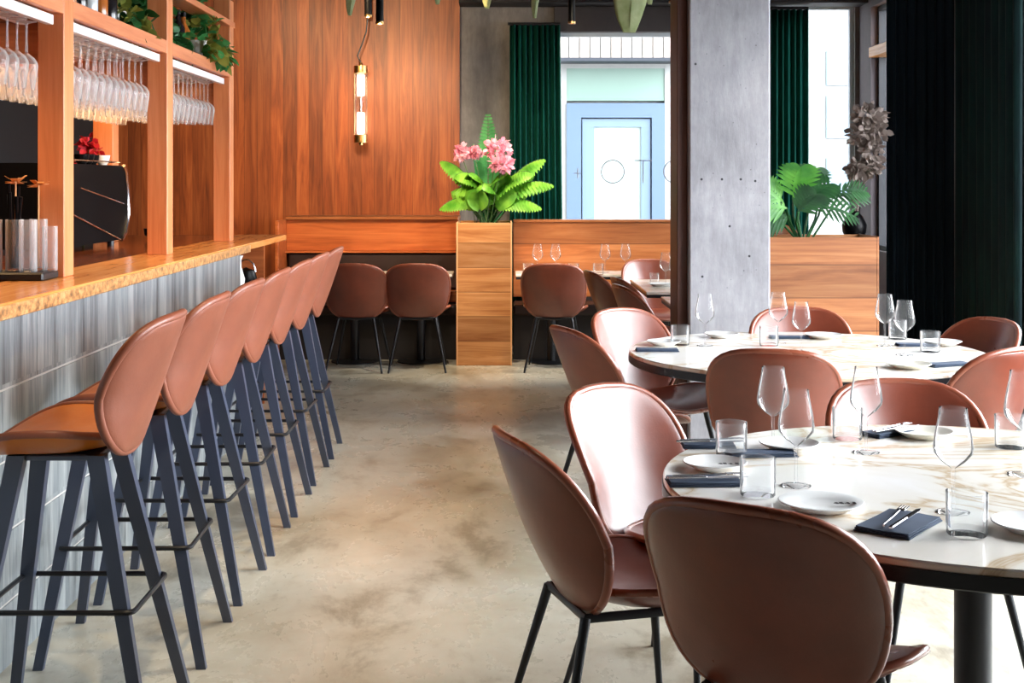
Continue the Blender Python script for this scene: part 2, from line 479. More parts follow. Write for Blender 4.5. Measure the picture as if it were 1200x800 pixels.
# concrete column with a dark timber edge on its left
cx0, cx1, cy0, cy1 = 1.035, 1.487, 7.3, 7.72
g = G().box(cx0, cx1, cy0, cy1, 0, ZC, .008)
col = struct(obj('column', g, CONC))
def ringhole(px, py):
    s = F/cy0; return (px-VX)/s, H-(py-VY)/s
ho = G()
for px, py in [(815, 75), (822, 210), (846, 210), (868, 210), (885, 212), (823, 324), (878, 300), (855, 265)]:
    x, z = ringhole(px, py); ho.lathe([(0, 0), (.007, .0)], 10)
    n0 = len(ho.v)-11
    for k in range(n0, len(ho.v)):
        v = ho.v[k]; ho.v[k] = (v[0]+x, cy0-.0015, v[1]+z)
obj('tie_hole', ho, plain('hole_dark', sr(60, 60, 66), .9), col)
struct(obj('trim_3', G().box(.975, 1.033, 7.36, 7.66, 0, ZC, .004), BROWNST))

# ---------------------------------------------------------------- outside
struct(obj('street_ground', G().box(-30, 40, YB+.2, 60, -.25, -.1).box(XR+.2, 40, -30, YB+.2, -.25, -.1).box(-30, XR+.2, -30, YF-.2, -.25, -.1), plain('pavement', sr(150, 150, 150), .9, var=.06)))
bl = thing('street_building', 'pale building across the street with a light blue framed door', 'building', (0, 20, -.1))
# local coords: front at y=0
sX = lambda px: (px-VX)/(F/20.0)
sZ = lambda py: H-(py-VY)/(F/20.0)+.1
g = G()
dx0, dx1, dzt = sX(664), sX(779), sZ(121)
g.box(-6, dx0, 0, 1, 0, 9); g.box(dx1, 12, 0, 1, 0, 9); g.box(dx0, dx1, 0, 1, sZ(80), 9); g.box(dx0, dx1, .15, 1, 0, sZ(80))
obj('facade_wall', g, FACADE, bl)
g = G()
for k in range(12):
    x = sX(655)+k*.16; g.box(x, x+.14, -.03, 0, sZ(70), sZ(20))
obj('cladding', g, plain('cream_cladding', sr(162, 152, 144), .8), bl)
obj('canopy', G().box(sX(640), sX(800), -.5, -.03, sZ(75), sZ(71)), plain('canopy_grey', sr(40, 46, 56), .6), bl)
BLU = plain('light_blue_paint', sr(80, 100, 124), .5)
g = G().box(dx0, dx0+.22, -.04, .12, 0, dzt).box(dx1-.2, dx1, -.04, .12, 0, dzt).box(dx0+.22, dx1-.2, -.04, .12, dzt-.22, dzt)
obj('door_frame', g, BLU, bl)
obj('door_leaf', G().box(dx0+.24, dx0+.42, .0, .1, 0, dzt-.24).box(dx1-.36, dx1-.22, .0, .1, 0, dzt-.24).box(dx0+.42, dx1-.36, .0, .1, dzt-.36, dzt-.24), plain('mid_blue_paint', sr(98, 118, 142), .5), bl)
obj('door_glass', G().box(dx0+.42, dx1-.36, .04, .06, 0, dzt-.36), plain('pale_pane', sr(156, 170, 164), .3), bl)
obj('fanlight', G().box(dx0, dx1, .02, .1, dzt+.04, sZ(80)), plain('green_pane', sr(110, 134, 124), .3), bl)
for k, (x0, x1, z0, z1) in enumerate([(sX(968), sX(1000), sZ(162), sZ(112)), (sX(968), sX(1000), sZ(100), sZ(60)), (sX(1015), sX(1034), sZ(150), sZ(90)), (sX(968), sX(1000), sZ(230), sZ(185))]):
    w = obj('building_window', G().box(x0, x1, -.03, .02, z0, z1), plain('blue_grey_pane', sr(116, 134, 150), .3), bl)

# ---------------------------------------------------------------- curtains
def curtain(name, label, p0, p1, z0, z1, amp, n, m, group=None, seed=0, taper=None):
    p0 = Vector(p0); p1 = Vector(p1); d = (p1-p0); L = d.length; t = d/L; nr = Vector((-t.y, t.x, 0))
    rnd = random.Random(seed); ph = [rnd.uniform(-.6, .6) for _ in range(n+2)]; am = [rnd.uniform(.6, 1.1) for _ in range(n+2)]
    def fn(u, v):
        k = u*n; i = int(min(k, n)); f = k-i
        a = am[i]*(1-f)+am[i+1]*f
        off = amp*a*math.sin(2*PI*k + ph[i]*(1-f)+ph[i+1]*f)
        off += .006*math.sin(9*k+3*v)*v
        uu = u
        if taper: uu = u*(1+taper*(1-v))
        q = p0 + t*(L*uu) + nr*off
        return (q.x, q.y, z0+(z1-z0)*v)
    e = thing(name, label, 'curtain', (p0.x, p0.y, z0))
    g = G().grid(fn, n*12, 12, .004).xf(Matrix.Translation((-p0.x, -p0.y, -z0)))
    obj('drape', g, m, e, True, angle=180)
    g = G().tube([(p0.x-.02*t.x, p0.y-.02*t.y, z1+.012), (p1.x, p1.y, z1+.012)], .014, 10).xf(Matrix.Translation((-p0.x, -p0.y, -z0)))
    obj('curtain_rail', g, BLK, e, True)
    return e
curtain('curtain', 'dark green velvet curtain at left of the back window', (.06, 11.88, 0), (.515, 11.88, 0), .03, 2.92, .035, 9, CURG, seed=3, taper=.07)
curtain('curtain', 'narrow green curtain glowing at its edge just right of the concrete column', (2.43, 11.86, 0), (2.76, 11.86, 0), .03, 3.06, .035, 6, CURG, seed=5)
curtain('curtain', 'near-black full height curtain drawn across beside the right planter', (2.72, 9.3, 0), (3.2, 9.3, 0), .03, 3.15, .04, 7, CURD, seed=8)
curtain('curtain', 'near-black green-tinged curtain covering the right wall at the photo edge', (3.17, 9.2, 0), (3.17, 8.02, 0), .03, 3.15, .035, 9, CURD2, seed=9)

# ---------------------------------------------------------------- banquettes and planter boxes
BS = 135.0
e = thing('banquette', 'reddish wooden banquette with dark cushions against the plank wall', 'bench', (-1.15, 11.2, 0))
T = Matrix.Translation((1.15, -11.2, 0))
xa, xb = -1.89, -.39
obj('backboard', G().box(xa, xb, 11.4, 11.48, .9, 1.172, .003).box(xa, xb, 11.36, 11.4, .885, .9).xf(T), WOODB, e)
obj('top_ledge', G().box(xa, xb, 11.36, 11.88, 1.172, 1.2, .003).xf(T), WOODX2, e)
obj('back_cushion', G().box(xa+.02, xb-.01, 11.38, 11.46, .57, .88, .015).xf(T), DARKL, e)
obj('rear_panel', G().box(xa, xb, 11.46, 11.5, .3, .9).xf(T), DARK, e)
obj('seat_rail', G().box(xa, xb, 11.2, 11.38, .47, .56, .004).xf(T), WOODB, e)
obj('seat', G().box(xa, xb, 10.98, 11.2, .38, .46, .015).xf(T), DARKL, e)
obj('base', G().box(xa, xb, 11.05, 11.46, 0, .38).xf(T), DARK, e)
obj('side_panel', G().box(xa-.03, xa, 11.0, 11.48, 0, 1.172, .003).xf(T), WOODB, e)

e = thing('banquette', 'light wooden banquette with tall back below the window', 'bench', (1.1, 11.2, 0))
T = Matrix.Translation((-1.1, -11.2, 0)); xa, xb = .085, 2.3
obj('backboard', G().box(xa, xb, 11.4, 11.5, .5, 1.15, .003).xf(T), WOODX2, e)
obj('top_ledge', G().box(xa, xb, 11.38, 11.56, 1.15, 1.17, .003).xf(T), WOODX2, e)
obj('seat', G().box(xa, xb, 10.98, 11.39, .38, .47, .015).xf(T), DARKL, e)
obj('base', G().box(xa, xb, 11.05, 11.46, 0, .38).xf(T), DARK, e)

def planter(label, x0, x1, y0, y1, m, edge):
    cx, cy = (x0+x1)/2, (y0+y1)/2
    e = thing('planter_box', label, 'planter', (cx, cy, 0)); T = Matrix.Translation((-cx, -cy, 0)); t = .03
    obj('front_panel', G().box(x0+.012, x1-.012, y0, y0+t, 0, 1.165, .002).xf(T), m, e)
    obj('back_panel', G().box(x0, x1, y1-t, y1, 0, 1.165, .002).xf(T), m, e)
    for xx, sg in ((x0, 1), (x1, -1)):
        obj('side_panel', G().box(min(xx, xx+sg*.012), max(xx, xx+sg*.012), y0-.001, y1-t, 0, 1.17, .001).xf(T), edge, e)
    obj('soil', G().box(x0+.012, x1-.012, y0+t, y1-t, 1.0, 1.1).xf(T), SOIL, e)
    return e
planter('light oak planter box dividing the two booths at the back', -.385, .07, 10.7, 11.35, WOODX, TRIMW)
WOODX3 = wood('darker_oak_grain_x', [sr(120, 68, 38), sr(156, 100, 60), sr(178, 124, 80)], 'x', .2, .4, 'z', .8)
planter('oak planter box with horizontal grain right of the concrete column', 1.52, 2.265, 7.9, 8.35, WOODX3, WOODX3)

# curved wooden seat back showing behind the right planter
e = thing('curved_bench', 'curved wooden bench back peeking above the right planter', 'bench', (2.0, 9.7, 0))
def cb(u, v):
    x = -.22+.44*u; return (x, .12*(2*u-1)**2-.1, .42+(.775-.10*max(0, 2*u-1)**2)*v)
obj('backrest', G().grid(cb, 16, 6, .03), WOODX2, e, True)
obj('seat', G().box(-.24, .24, -.5, -.12, .38, .44, .01), DARKL, e)
for sx in (-.2, .2):
    for sy in (-.45, -.16): obj('leg', G().tube([(sx, sy, 0), (sx, sy, .385)], .015, 8), BLK, e)

# ---------------------------------------------------------------- bar
e = bar = thing('bar_counter', 'long bar counter with grey ribbed tile front and orange wooden top', 'bar counter', (-2.0, 6.0, 0))
T = Matrix.Translation((2.0, -6.0, 0))
ya, yb = 1.6, 7.6
obj('body', G().box(-2.3, -1.552, ya, yb, 0, 1.09).xf(T), DARK, e)
obj('grout_backing', G().box(-1.552, -1.536, ya, yb+.004, 0, 1.095).xf(T), GROUT, e)
g = G(); zz = [0, .2, .42, .64, .862, 1.09]
for i, (z0, z1) in enumerate(zip(zz, zz[1:])):
    y = ya - (.3 if i % 2 else 0)
    while y < yb:
        a, b = max(y, ya), min(y+.9, yb)
        if b-a > .05: g.box(-1.536, -1.53, a+.0015, b-.0015, z0+.004, z1-.004, .0015)
        y += .9
obj('tile_front', g.xf(T), TILE, e)
obj('end_panel', G().box(-2.3, -1.53, yb, yb+.02, 0, 1.09).xf(T), plain('grey_end', sr(170, 176, 178), .5), e)
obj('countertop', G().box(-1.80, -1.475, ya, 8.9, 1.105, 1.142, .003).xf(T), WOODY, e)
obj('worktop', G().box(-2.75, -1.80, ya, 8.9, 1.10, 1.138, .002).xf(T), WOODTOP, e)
obj('speckled_edge', G().box(-1.56, -1.47, ya, yb+.02, 1.092, 1.134, .002).xf(T), EDGE, e)
obj('support_panel', G().box(-2.75, -1.62, 8.86, 8.89, 0, 1.10).xf(T), WOODB, e)

e = unit = thing('bar_shelf_unit', 'orange timber overhead shelving frame standing on the bar', 'shelf', (-1.85, 6.4, 1.142))
T = Matrix.Translation((1.85, -6.4, -1.142))
PY = [3.41, 4.92, 6.43, 7.9]
for y in PY:
    obj('post', G().box(-1.75, -1.65, y, y+.11, 1.142, 2.6, .003).xf(T), WOODZ, e)
for i, y in enumerate(PY):
    obj('cross_beam', G().box(-2.45, -1.75, y+.02, y+.09, 1.95, 2.125, .003).xf(T), WOODX2, e)
    if i in (3,): obj('rear_post', G().box(-2.47, -2.35, y-.02, y+.1, 1.14, 2.6, .003).xf(T), WOODZ, e)
g = G()
for a, b in zip(PY, PY[1:]): g.box(-1.69, -1.652, a+.11, b, 2.13, 2.195, .003)
obj('front_beam', g.xf(T), WOODYB, e)
obj('shelf_board', G().box(-2.45, -1.69, 3.3, 8.01, 2.165, 2.19, .002).xf(T), WOODTOP, e)
obj('rear_beam', G().box(-2.47, -2.43, 3.3, 8.01, 2.06, 2.165, .002).xf(T), WOODYB, e)
obj('top_board', G().box(-1.76, -1.645, 3.3, 8.03, 2.44, 2.475, .003).xf(T), WOODYB, e)
WRAIL = plain('white_rail', sr(236, 232, 234), .4)
for a, b in zip(PY, PY[1:]):
    for x in (-1.69, -1.79, -1.89, -1.99, -2.09, -2.2):
        r = obj('glass_rail', G().box(x-.014, x+.014, a+.14, b-.04, 2.085, 2.122, .002).xf(T), WRAIL, e)
    # slender warm under-shelf lamp housing at the rear of each bay
    obj('light_strip', G().box(-2.41, -2.38, a+.14, b-.04, 2.14, 2.16).xf(T), plain('warm_strip', sr(255, 190, 110), .5, emit=6, ecol=sr(255, 170, 80)), e)

# glasses hanging in the racks
def wineprof(h=.235, rb=.043, rr=.031, hs=.1):
    bowl = [(.004, hs), (.012, hs+.006), (.028, hs+.018), (rb-.002, hs+.036), (rb, hs+.05), (rb-.004, hs+.08), (rr+.002, h-.02), (rr, h)]
    stem = [(.006, .006), (.004, .02), (.0035, hs*.6), (.005, hs-.002)]
    foot = [(0, 0), (.036, 0), (.037, .002), (.02, .005), (.006, .009), (0, .010)]
    return bowl, stem, foot
hb, hs_, hf = wineprof(.25, .041, .03, .115)
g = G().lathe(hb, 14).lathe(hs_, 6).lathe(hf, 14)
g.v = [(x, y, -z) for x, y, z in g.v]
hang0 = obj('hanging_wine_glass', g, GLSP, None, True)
first = [True]
def hang(x, y, label, group):
    o = hang0 if first[0] else hang0.copy()
    if not first[0]: C.objects.link(o)
    first[0] = False
    o.location = (x, y, 2.085); tag(o, label, 'wine glass', group)
for x in (-1.74,):
    for k in range(4): hang(x, 4.5+k*.093, 'clear wine glass hung upside down in the rack at the photo left edge', 'glasses hanging in the left bar bay')
for x in (-1.74, -1.84, -1.94, -2.04):
    for k in range(13): hang(x, 5.1+k*.099, 'clear wine glass hung upside down among many in the wide middle bar bay', 'glasses hanging in the middle bar bay')
for x in (-1.74, -1.84, -1.94, -2.04, -2.25):
    for k in range(12): hang(x, 6.62+k*.099, 'clear wine glass hung upside down in the bar bay nearest the plank wall', 'glasses hanging in the far bar bay')

# ---------------------------------------------------------------- beetle-shaped chairs and stools
def shell_fn(W, Hh, z0, yb, lean, wrap, curl, nt=3.3, nb=2.15, narrow=.80):
    def hw(v):
        if v >= .52: t = (v-.52)/.48; s = (max(0, 1-t**nt))**(1/nt)
        else: t = (.52-v)/.52; s = (max(0, 1-t**nb))**(1/nb)
        return W*s*(narrow+(1-narrow)*min(1, v/.62)**.8)
    def fn(u, v):
        """u -1..1 across, v 0..1 up"""
        w = hw(v); x = u*w
        y = yb - lean*v + wrap*(x/W)**2*(1-.5*v**3)*min(1, .5+v) + curl*(1-v)**2.4
        return Vector((x, y, z0+Hh*v - .012*(x/W)**2))
    return fn
def shell(fn, thick, nu=18, nv=22):
    g = G()
    V = lambda j: (1-math.cos(PI*(.012+(1-.024)*j/nv)))/2
    P = [[fn(-math.cos(PI*i/nu), V(j)) for j in range(nv+1)] for i in range(nu+1)]
    N = {}
    for i in range(nu+1):
        for j in range(nv+1):
            a = P[min(i+1, nu)][j]-P[max(i-1, 0)][j]; b = P[i][min(j+1, nv)]-P[i][max(j-1, 0)]
            N[i, j] = a.cross(b).normalized()
    W = nv+1
    def lay(sg):
        out = []
        for i in range(nu+1):
            for j in range(nv+1):
                eu = 1-abs(math.cos(PI*i/nu)); ev = min(V(j), 1-V(j))*2
                k = min(1, (min(eu, ev*1.3)/.10))**.5
                out.append(P[i][j]+N[i, j]*sg*thick*(.45+.55*k))
        return out
    A = lay(.5); B = lay(-.5); o = len(A)
    f = [(i*W+j, (i+1)*W+j, (i+1)*W+j+1, i*W+j+1) for i in range(nu) for j in range(nv)]
    f += [tuple(q+o for q in reversed(x)) for x in f]
    for i in range(nu):
        f.append((i*W, i*W+o, (i+1)*W+o, (i+1)*W)); f.append((i*W+nv, (i+1)*W+nv, (i+1)*W+nv+o, i*W+nv+o))
    for j in range(nv):
        f.append((j, j+1, j+1+o, j+o)); f.append((nu*W+j, nu*W+j+o, nu*W+j+1+o, nu*W+j+1))
    g.add(A+B, f)
    rim = [P[0][j] for j in range(nv+1)] + [P[i][nv] for i in range(1, nu)] + [P[nu][j] for j in range(nv, -1, -1)] + [P[i][0] for i in range(nu-1, 0, -1)]
    # even the rim out
    out = [rim[0]]
    for p in rim[1:]:
        if (p-out[-1]).length > .008: out.append(p)
    if (out[0]-out[-1]).length < .008: out.pop()
    return g, out
def seat_fn(W, D, zc, up, yc):
    def fn(u, v):
        """disc param: u,v in -1..1 square mapped to superellipse"""
        n = 2.6 if v > 0 else 2.6-.6*min(1, -v*1.5)
        r = max(abs(u), abs(v)); 
        if r < 1e-6: x = y = 0
        else:
            a = math.atan2(v, u); c, s = math.cos(a), math.sin(a)
            k = (abs(c)**n+abs(s)**n)**(-1/n); x, y = r*k*c, r*k*s
        # narrower towards the back
        xx = x*W*(1+.10*y-.10*max(0, -y)**2)
        z = zc + up*abs(x)**2.2*(1-.55*max(0, y)**2) - .03*max(0, y)**3 + .012*max(0, -y)**2
        return Vector((xx, yc+y*D, z)), r
    return fn
def seat_mesh(fn, tc, te, n=20):
    g = G(); top = []; bot = []
    for i in range(n+1):
        for j in range(n+1):
            p, r = fn(-math.cos(PI*i/n), -math.cos(PI*j/n))
            e = (1-r**4)
            top.append(p+Vector((0, 0, .004+.012*e*0+te*.3*e))); bot.append(p-Vector((0, 0, te*.3+tc*e)))
    W = n+1; o = len(top)
    f = [(i*W+j, (i+1)*W+j, (i+1)*W+j+1, i*W+j+1) for i in range(n) for j in range(n)]
    f += [tuple(q+o for q in reversed(x)) for x in f]
    b = [(i, 0) for i in range(n)] + [(n, j) for j in range(n)] + [(i, n) for i in range(n, 0, -1)] + [(0, j) for j in range(n, 0, -1)]
    ids = [i*W+j for i, j in b]
    for k in range(len(ids)):
        a, c = ids[k], ids[(k+1) % len(ids)]; f.append((a, a+o, c+o, c))
    g.add(top+bot, f)
    rim = [(top[k]+bot[k])/2 for k in ids]
    out = [rim[0]]
    for p in rim[1:]:
        if (p-out[-1]).length > .008: out.append(p)
    return g, out
def make_chair(label, group):
    t = thing('dining_chair', label, 'chair', group=group)
    fs = seat_fn(.25, .19, .455, .045, .08)
    gs, rim = seat_mesh(fs, .035, .03)
    s = obj('seat', gs, LE, t, True, angle=70)
    obj('piping', G().tube(rim, .011, 8, True), LEP, s, True, angle=180)
    fb = shell_fn(.253, .44, .415, -.195, .105, .13, .085, nt=3.6, nb=2.7, narrow=.88)
    gb, rim = shell(fb, .026)
    b = obj('backrest', gb, LE, t, True, angle=180)
    obj('piping', G().tube(rim, .0125, 8, True), LEP, b, True, angle=180)
    obj('seat_frame', G().tube([(-.14, -.13, .418), (.14, -.13, .418), (.15, .17, .418), (-.15, .17, .418)], .012, 8, True), BLK, t, True)
    for sx in (-1, 1):
        for y0, y1 in ((-.13, -.235), (.17, .235)):
            obj('leg', G().tube([(sx*.14, y0, .42), (sx*.225, y1, 0)], [.014, .008], 10), BLK, t, True)
    return t
def make_stool(label, group):
    t = thing('bar_stool', label, 'bar stool', group=group)
    fs = seat_fn(.235, .20, .795, .05, .055)
    gs, rim = seat_mesh(fs, .03, .028)
    s = obj('seat', gs, LESS, t, True, angle=70)
    obj('piping', G().tube(rim, .011, 8, True), LES, s, True, angle=180)
    fb = shell_fn(.235, .37, .76, -.17, .11, .10, .02, nt=5, nb=2.4, narrow=.86)
    gb, rim = shell(fb, .026)
    b = obj('backrest', gb, LES, t, True, angle=180)
    obj('piping', G().tube(rim, .0125, 8, True), LES, b, True, angle=180)
    obj('seat_frame', G().box(-.10, .10, -.09, .13, .746, .762, .004), BLK2, t)
    for sx in (-1, 1):
        for y0, y1 in ((-.085, -.25), (.13, .25)):
            # flat tapering leg
            g = G(); a = Vector((sx*.095, y0, .762)); b2 = Vector((sx*.215, y1, 0))
            v = []
            for p, wx_, wy_ in ((a, .017, .024), (b2, .011, .015)):
                for dx, dy in ((-1, -1), (1, -1), (1, 1), (-1, 1)): v.append((p.x+dx*wx_, p.y+dy*wy_, p.z))
            g.add(v, [(3, 2, 1, 0), (4, 5, 6, 7), (0, 1, 5, 4), (1, 2, 6, 5), (2, 3, 7, 6), (3, 0, 4, 7)])
            obj('leg', g, BLK2, t)
    pts = []
    for cx, cy, a0 in ((.15, .18, 0), (-.15, .18, 90), (-.15, -.18, 180), (.15, -.18, 270)):
        for k in range(4):
            a = math.radians(a0+k*30); pts.append((cx+.025*math.cos(a), cy+.025*math.sin(a), .36))
    obj('footrest', G().tube(pts, .0075, 8, True), BLK, t, True)
    return t

st = make_stool('nearest of the seven tan bar stools, its seat cut by the left photo edge', 'tan leather bar stools along the bar')
nm = ['second tan bar stool from the camera along the tiled bar', 'third tan bar stool from the camera along the tiled bar',
      'middle tan bar stool of the seven along the tiled bar', 'third tan bar stool from the far end of the bar',
      'last but one tan bar stool towards the far end of the bar', 'farthest tan bar stool, beside the open end of the bar counter']
sa = [0.0, .02, -.02, .015, .0, -.02, .02]
for k in range(7):
    o = st if k == 0 else dup(st, nm[k-1])
    o.location = (-1.185, 3.64+.61*k, 0); o.rotation_euler = (0, 0, PI/2+sa[k])

def place(o, x, y, deg):      # x,y the middle of the top of the backrest; deg the way the sitter faces
    a = math.radians(deg)
    o.location = (x+.30*math.cos(a), y+.30*math.sin(a), 0); o.rotation_euler = (0, 0, a-PI/2)
ch = make_chair('large brown leather chair in the foreground, its back to the camera at the near table', 'brown leather chairs around the near round table')
place(ch, .455, 2.59, 57)
gn, gf = 'brown leather chairs around the near round table', 'brown leather chairs around the far round table'
for lab, x, y, d, gr in [
    ('leftmost brown chair at the near table, seen from its outer side', .0, 3.33, 17, gn),
    ('pink-glinting brown chair at the near table facing the camera side, second from left', .285, 4.11, -42, gn),
    ('brown chair at the far side of the near table facing the camera', 1.256, 4.24, -86, gn),
    ('brown chair at the near table right front, only its seat corner in view', 1.50, 2.30, 112, gn),
    ('brown chair at the far table seen squarely from behind, right side lit', 1.02, 4.98, 76, gf),
    ('rosy brown chair at the photo right edge, back towards the camera', 2.0, 5.05, 122, gf),
    ('brown chair left of the far table seen from its outer side with a pale rim', .25, 5.76, 22, gf),
    ('orange glowing chair left of the far table, its inner side to the camera', .56, 6.6, -50, gf),
    ('brown chair behind the far table in front of the oak planter box', 1.49, 6.68, -92, gf),
    ('brown chair right of the far table in front of the black curtain', 2.31, 6.12, 200, gf)]:
    place(dup(ch, lab, group=gr), x, y, d)
for lab, x, y, d in [
    ('tan chair at the left booth table, half hidden by the last bar stool', -1.18, 10.2, 86),
    ('tan chair at the left booth table beside the oak planter box', -.675, 10.2, 92),
    ('tan chair at the right booth table with its back to the camera', .38, 10.2, 84),
    ('dark chair turned sideways with a pale curved rim beside the tan booth chair', .60, 9.4, 12),
    ('dark chair turned sideways nearest to the orange glowing chair by the small tables', .70, 8.12, 12),
    ('dark chair nested just behind another, its pale rim doubled beside the small tables', .74, 8.75, 10),
    ('dark brown chair behind the small marble table facing the camera near the back window', 1.17, 10.78, -75)]:
    place(dup(ch, lab, group='leather chairs by the booths'), x, y, d)

# ---------------------------------------------------------------- tables
def round_table(label, x, y, r):
    t = thing('round_table', label, 'table', (x, y, 0), group='round marble tables')
    g = G().lathe([(0, .722), (r-.004, .722), (r, .726), (r, .737), (r-.004, .741), (0, .742)], 96)
    top = obj('tabletop', g, MARBLE, t, True, angle=30)
    obj('edge_band', G().lathe([(r-.01, .690), (r-.002, .690), (r+.003, .694), (r+.003, .724), (r-.01, .7235)], 96), BLK, t, True, angle=30)
    obj('apron', G().lathe([(0, .700), (r-.01, .700), (r-.01, .7215), (0, .7215)], 64), BLK, t)
    obj('pedestal', G().lathe([(.046, .03), (.046, .70)], 32).lathe([(.12, .685), (.12, .70), (0, .70)], 32), BLK, t, True)
    obj('foot_plate', G().lathe([(0, 0), (.29, 0), (.30, .006), (.29, .014), (.06, .03), (0, .03)], 48), BLK, t, True)
    return t
round_table('large round pale marble table with black edge in the foreground right', 1.19, 3.32, .78)
round_table('round marble table with black edge further back, in front of the column', 1.355, 5.86, .79)
def rect_table(label, x0, x1, y0, y1, feet, group='rectangular marble booth tables'):
    cx, cy = (x0+x1)/2, (y0+y1)/2
    t = thing('booth_table', label, 'table', (cx, cy, 0), group=group); T = Matrix.Translation((-cx, -cy, 0))
    obj('tabletop', G().box(x0, x1, y0, y1, .722, .742, .004).xf(T), MARBLE, t)
    obj('edge_band', G().box(x0+.004, x1-.004, y0+.004, y1-.004, .70, .722, .002).xf(T), BLK, t)
    for fx, fy in feet:
        p = obj('pedestal', G().lathe([(.035, .012), (.035, .70)], 20, (fx-cx, fy-cy, 0)), BLK, t, True)
        obj('foot_plate', G().lathe([(0, 0), (.2, 0), (.2, .008), (.035, .014), (0, .014)], 32, (fx-cx, fy-cy, 0)), BLK, p, True)
    return t
rect_table('narrow marble table in the left booth behind two tan chairs', -1.62, -.42, 10.72, 11.16, [(-1.24, 10.95), (-.69, 10.95)])
rect_table('marble table with four wine glasses in the right booth below the window', .10, 1.07, 10.72, 11.2, [(.40, 10.93)])
rect_table('small marble table further back, half hidden by the dark post', .985, 1.75, 9.02, 10.2, [(1.4, 9.6)])
rect_table('small marble table nearer to the column, cut by the dark post', 1.04, 1.5, 7.86, 8.66, [(1.3, 8.4)])

# ---------------------------------------------------------------- tableware
TZ = .742
def make_wine(h=.24, rb=.045, rr=.031, hs=.10, n=28):
    t = thing('wine_glass', '', 'wine glass')
    b, s, f = wineprof(h, rb, rr, hs)
    obj('bowl', G().lathe(b, n), GLS, t, True, angle=180); obj('stem', G().lathe(s, 10), GLS, t, True, angle=180); obj('foot', G().lathe(f, n), GLS, t, True, angle=60)
    return t
wine0 = make_wine()
used = [False]
def wine(x, y, label, group, z=TZ, sc_=1.0):
    o = wine0 if not used[0] else dup(wine0)
    used[0] = True
    p = at(x, y, z); o.location = p; o.scale = (sc_,)*3; o['label'] = label; o['group'] = group
def tumbler_mesh(r=.043, h=.092):
    return G().lathe([(0, 0), (r-.003, 0), (r, .004), (r+.001, h), (r-.002, h), (r-.004, .014), (0, .012)], 28)
tumb0 = obj('water_tumbler', tumbler_mesh(), GLST, None, True, angle=50); tu = [False]
def tumb(x, y, label, group, z=TZ, sc_=1.0):
    o = tumb0 if not tu[0] else tumb0.copy()
    if tu[0]: C.objects.link(o)
    tu[0] = True
    o.location = at(x, y, z); o.scale = (sc_,)*3; tag(o, label, 'tumbler', group)
gw, gt = 'wine glasses on the near round table', 'water tumblers on the near round table'
wine(906, 530, 'tallest wine glass at the left of the near table', gw)
wine(933, 569, 'wine glass in front and right of the tallest left one on the near table', gw)
wine(1015, 530, 'wine glass standing before the far-side chair of the near table', gw)
wine(1117, 600, 'wine glass rising behind the tumbler nearest the folded blue napkin', gw)
wine(1200, 556, 'wine glass cut by the right photo edge on the near table', gw, sc_=1.12)
tumb(857, 533, 'water tumbler beside the dark napkin at the near table left edge', gt)
tumb(888, 580, 'water tumbler nearest the left edge front of the near table, beside the striped napkin', gt)
tumb(993, 514, 'water tumbler behind the wine glass before the far-side chair', gt)
tumb(1133, 626, 'water tumbler nearest the camera, right of the folded napkin with fork', gt)
tumb(1184, 524, 'water tumbler by the wine glass at the right photo edge', gt)
gw, gt = 'wine glasses on the far round table', 'water tumblers on the far round table'
wine(826, 405, 'wine glass at the left of the far table in front of the column', gw)
wine(912, 402, 'wine glass behind the tumbler in front of the chair by the planter', gw)
wine(939, 412, 'shorter wine glass in the middle of the far table', gw, sc_=.93)
wine(1037, 405, 'left one of the pair of wine glasses in front of the black curtain', gw)
wine(1060, 416, 'right one of the pair of wine glasses in front of the black curtain', gw)
tumb(797, 404, 'water tumbler at the left end of the far table', gt)
tumb(901, 405, 'water tumbler in front of the chair by the oak planter', gt)
tumb(1090, 412, 'water tumbler at the right of the far table beside the wine glass pair', gt)
tumb(1052, 397, 'water tumbler hidden partly behind the pair of wine glasses', gt)
gw, gt = 'wine glasses on the booth tables', 'water tumblers on the booth tables'
bt = lambda: None
for px, lab in [(630, 'leftmost wine glass on the right booth table'), (651, 'second wine glass from left on the right booth table'),
                (709, 'third wine glass on the right booth table'), (733, 'wine glass at the right end of the booth table below the window')]:
    wine(px, 319.5, lab, gw)
for px, lab in [(619, 'tumbler beside the leftmost booth wine glass'), (672, 'tumbler right of the tan booth chair back'), (701, 'tumbler beside the third booth wine glass')]:
    tumb(px, 321.5, lab, gt)
wine(780, 334, 'wine glass on the small table nearest the dark post', gw)
wine(791, 338, 'wine glass touching the dark post on the small table', gw)
tumb(767, 331, 'low tumbler on the small table further back', gt, sc_=.8)

def plate_mesh(r): return G().lathe([(0, .004), (r*.55, .004), (r*.6, .001), (r*.62, 0), (r*.66, .003), (r*.97, .017), (r, .019), (r*.97, .021), (r*.68, .008), (r*.6, .006), (0, .006)], 48)
def plate(x, y, label, r, group, m=WHITE, marks=False, z=TZ):
    p = at(x, y, z); t = thing('plate', label, 'plate', p, group=group)
    obj('dish', plate_mesh(r), m, t, True, angle=60)
    if marks:      # little dark printed motif by the rim
        g = G()
        for dx in (-.03, -.018, -.004, .014, .028):
            a = random.uniform(-.8, .8)
            g.box(dx-.003+.004*a, dx+.003, -.004, .008*(1+abs(a)), .0155, .016)
            g.box(dx-.008, dx+.004, .001*a, .003+.001*a, .0155, .016)
        g.xf(Matrix.Translation((marks, -.006, .0015-.003)))
        obj('printed_mark', g, INK, t)
    return t
gp = 'plates on the near round table'
plate(962, 596, 'white plate with a small dark printed mark near the foreground chair', .098, gp, marks=.066)
plate(838, 549, 'white side plate at the left edge of the near table', .085, gp, marks=.045)
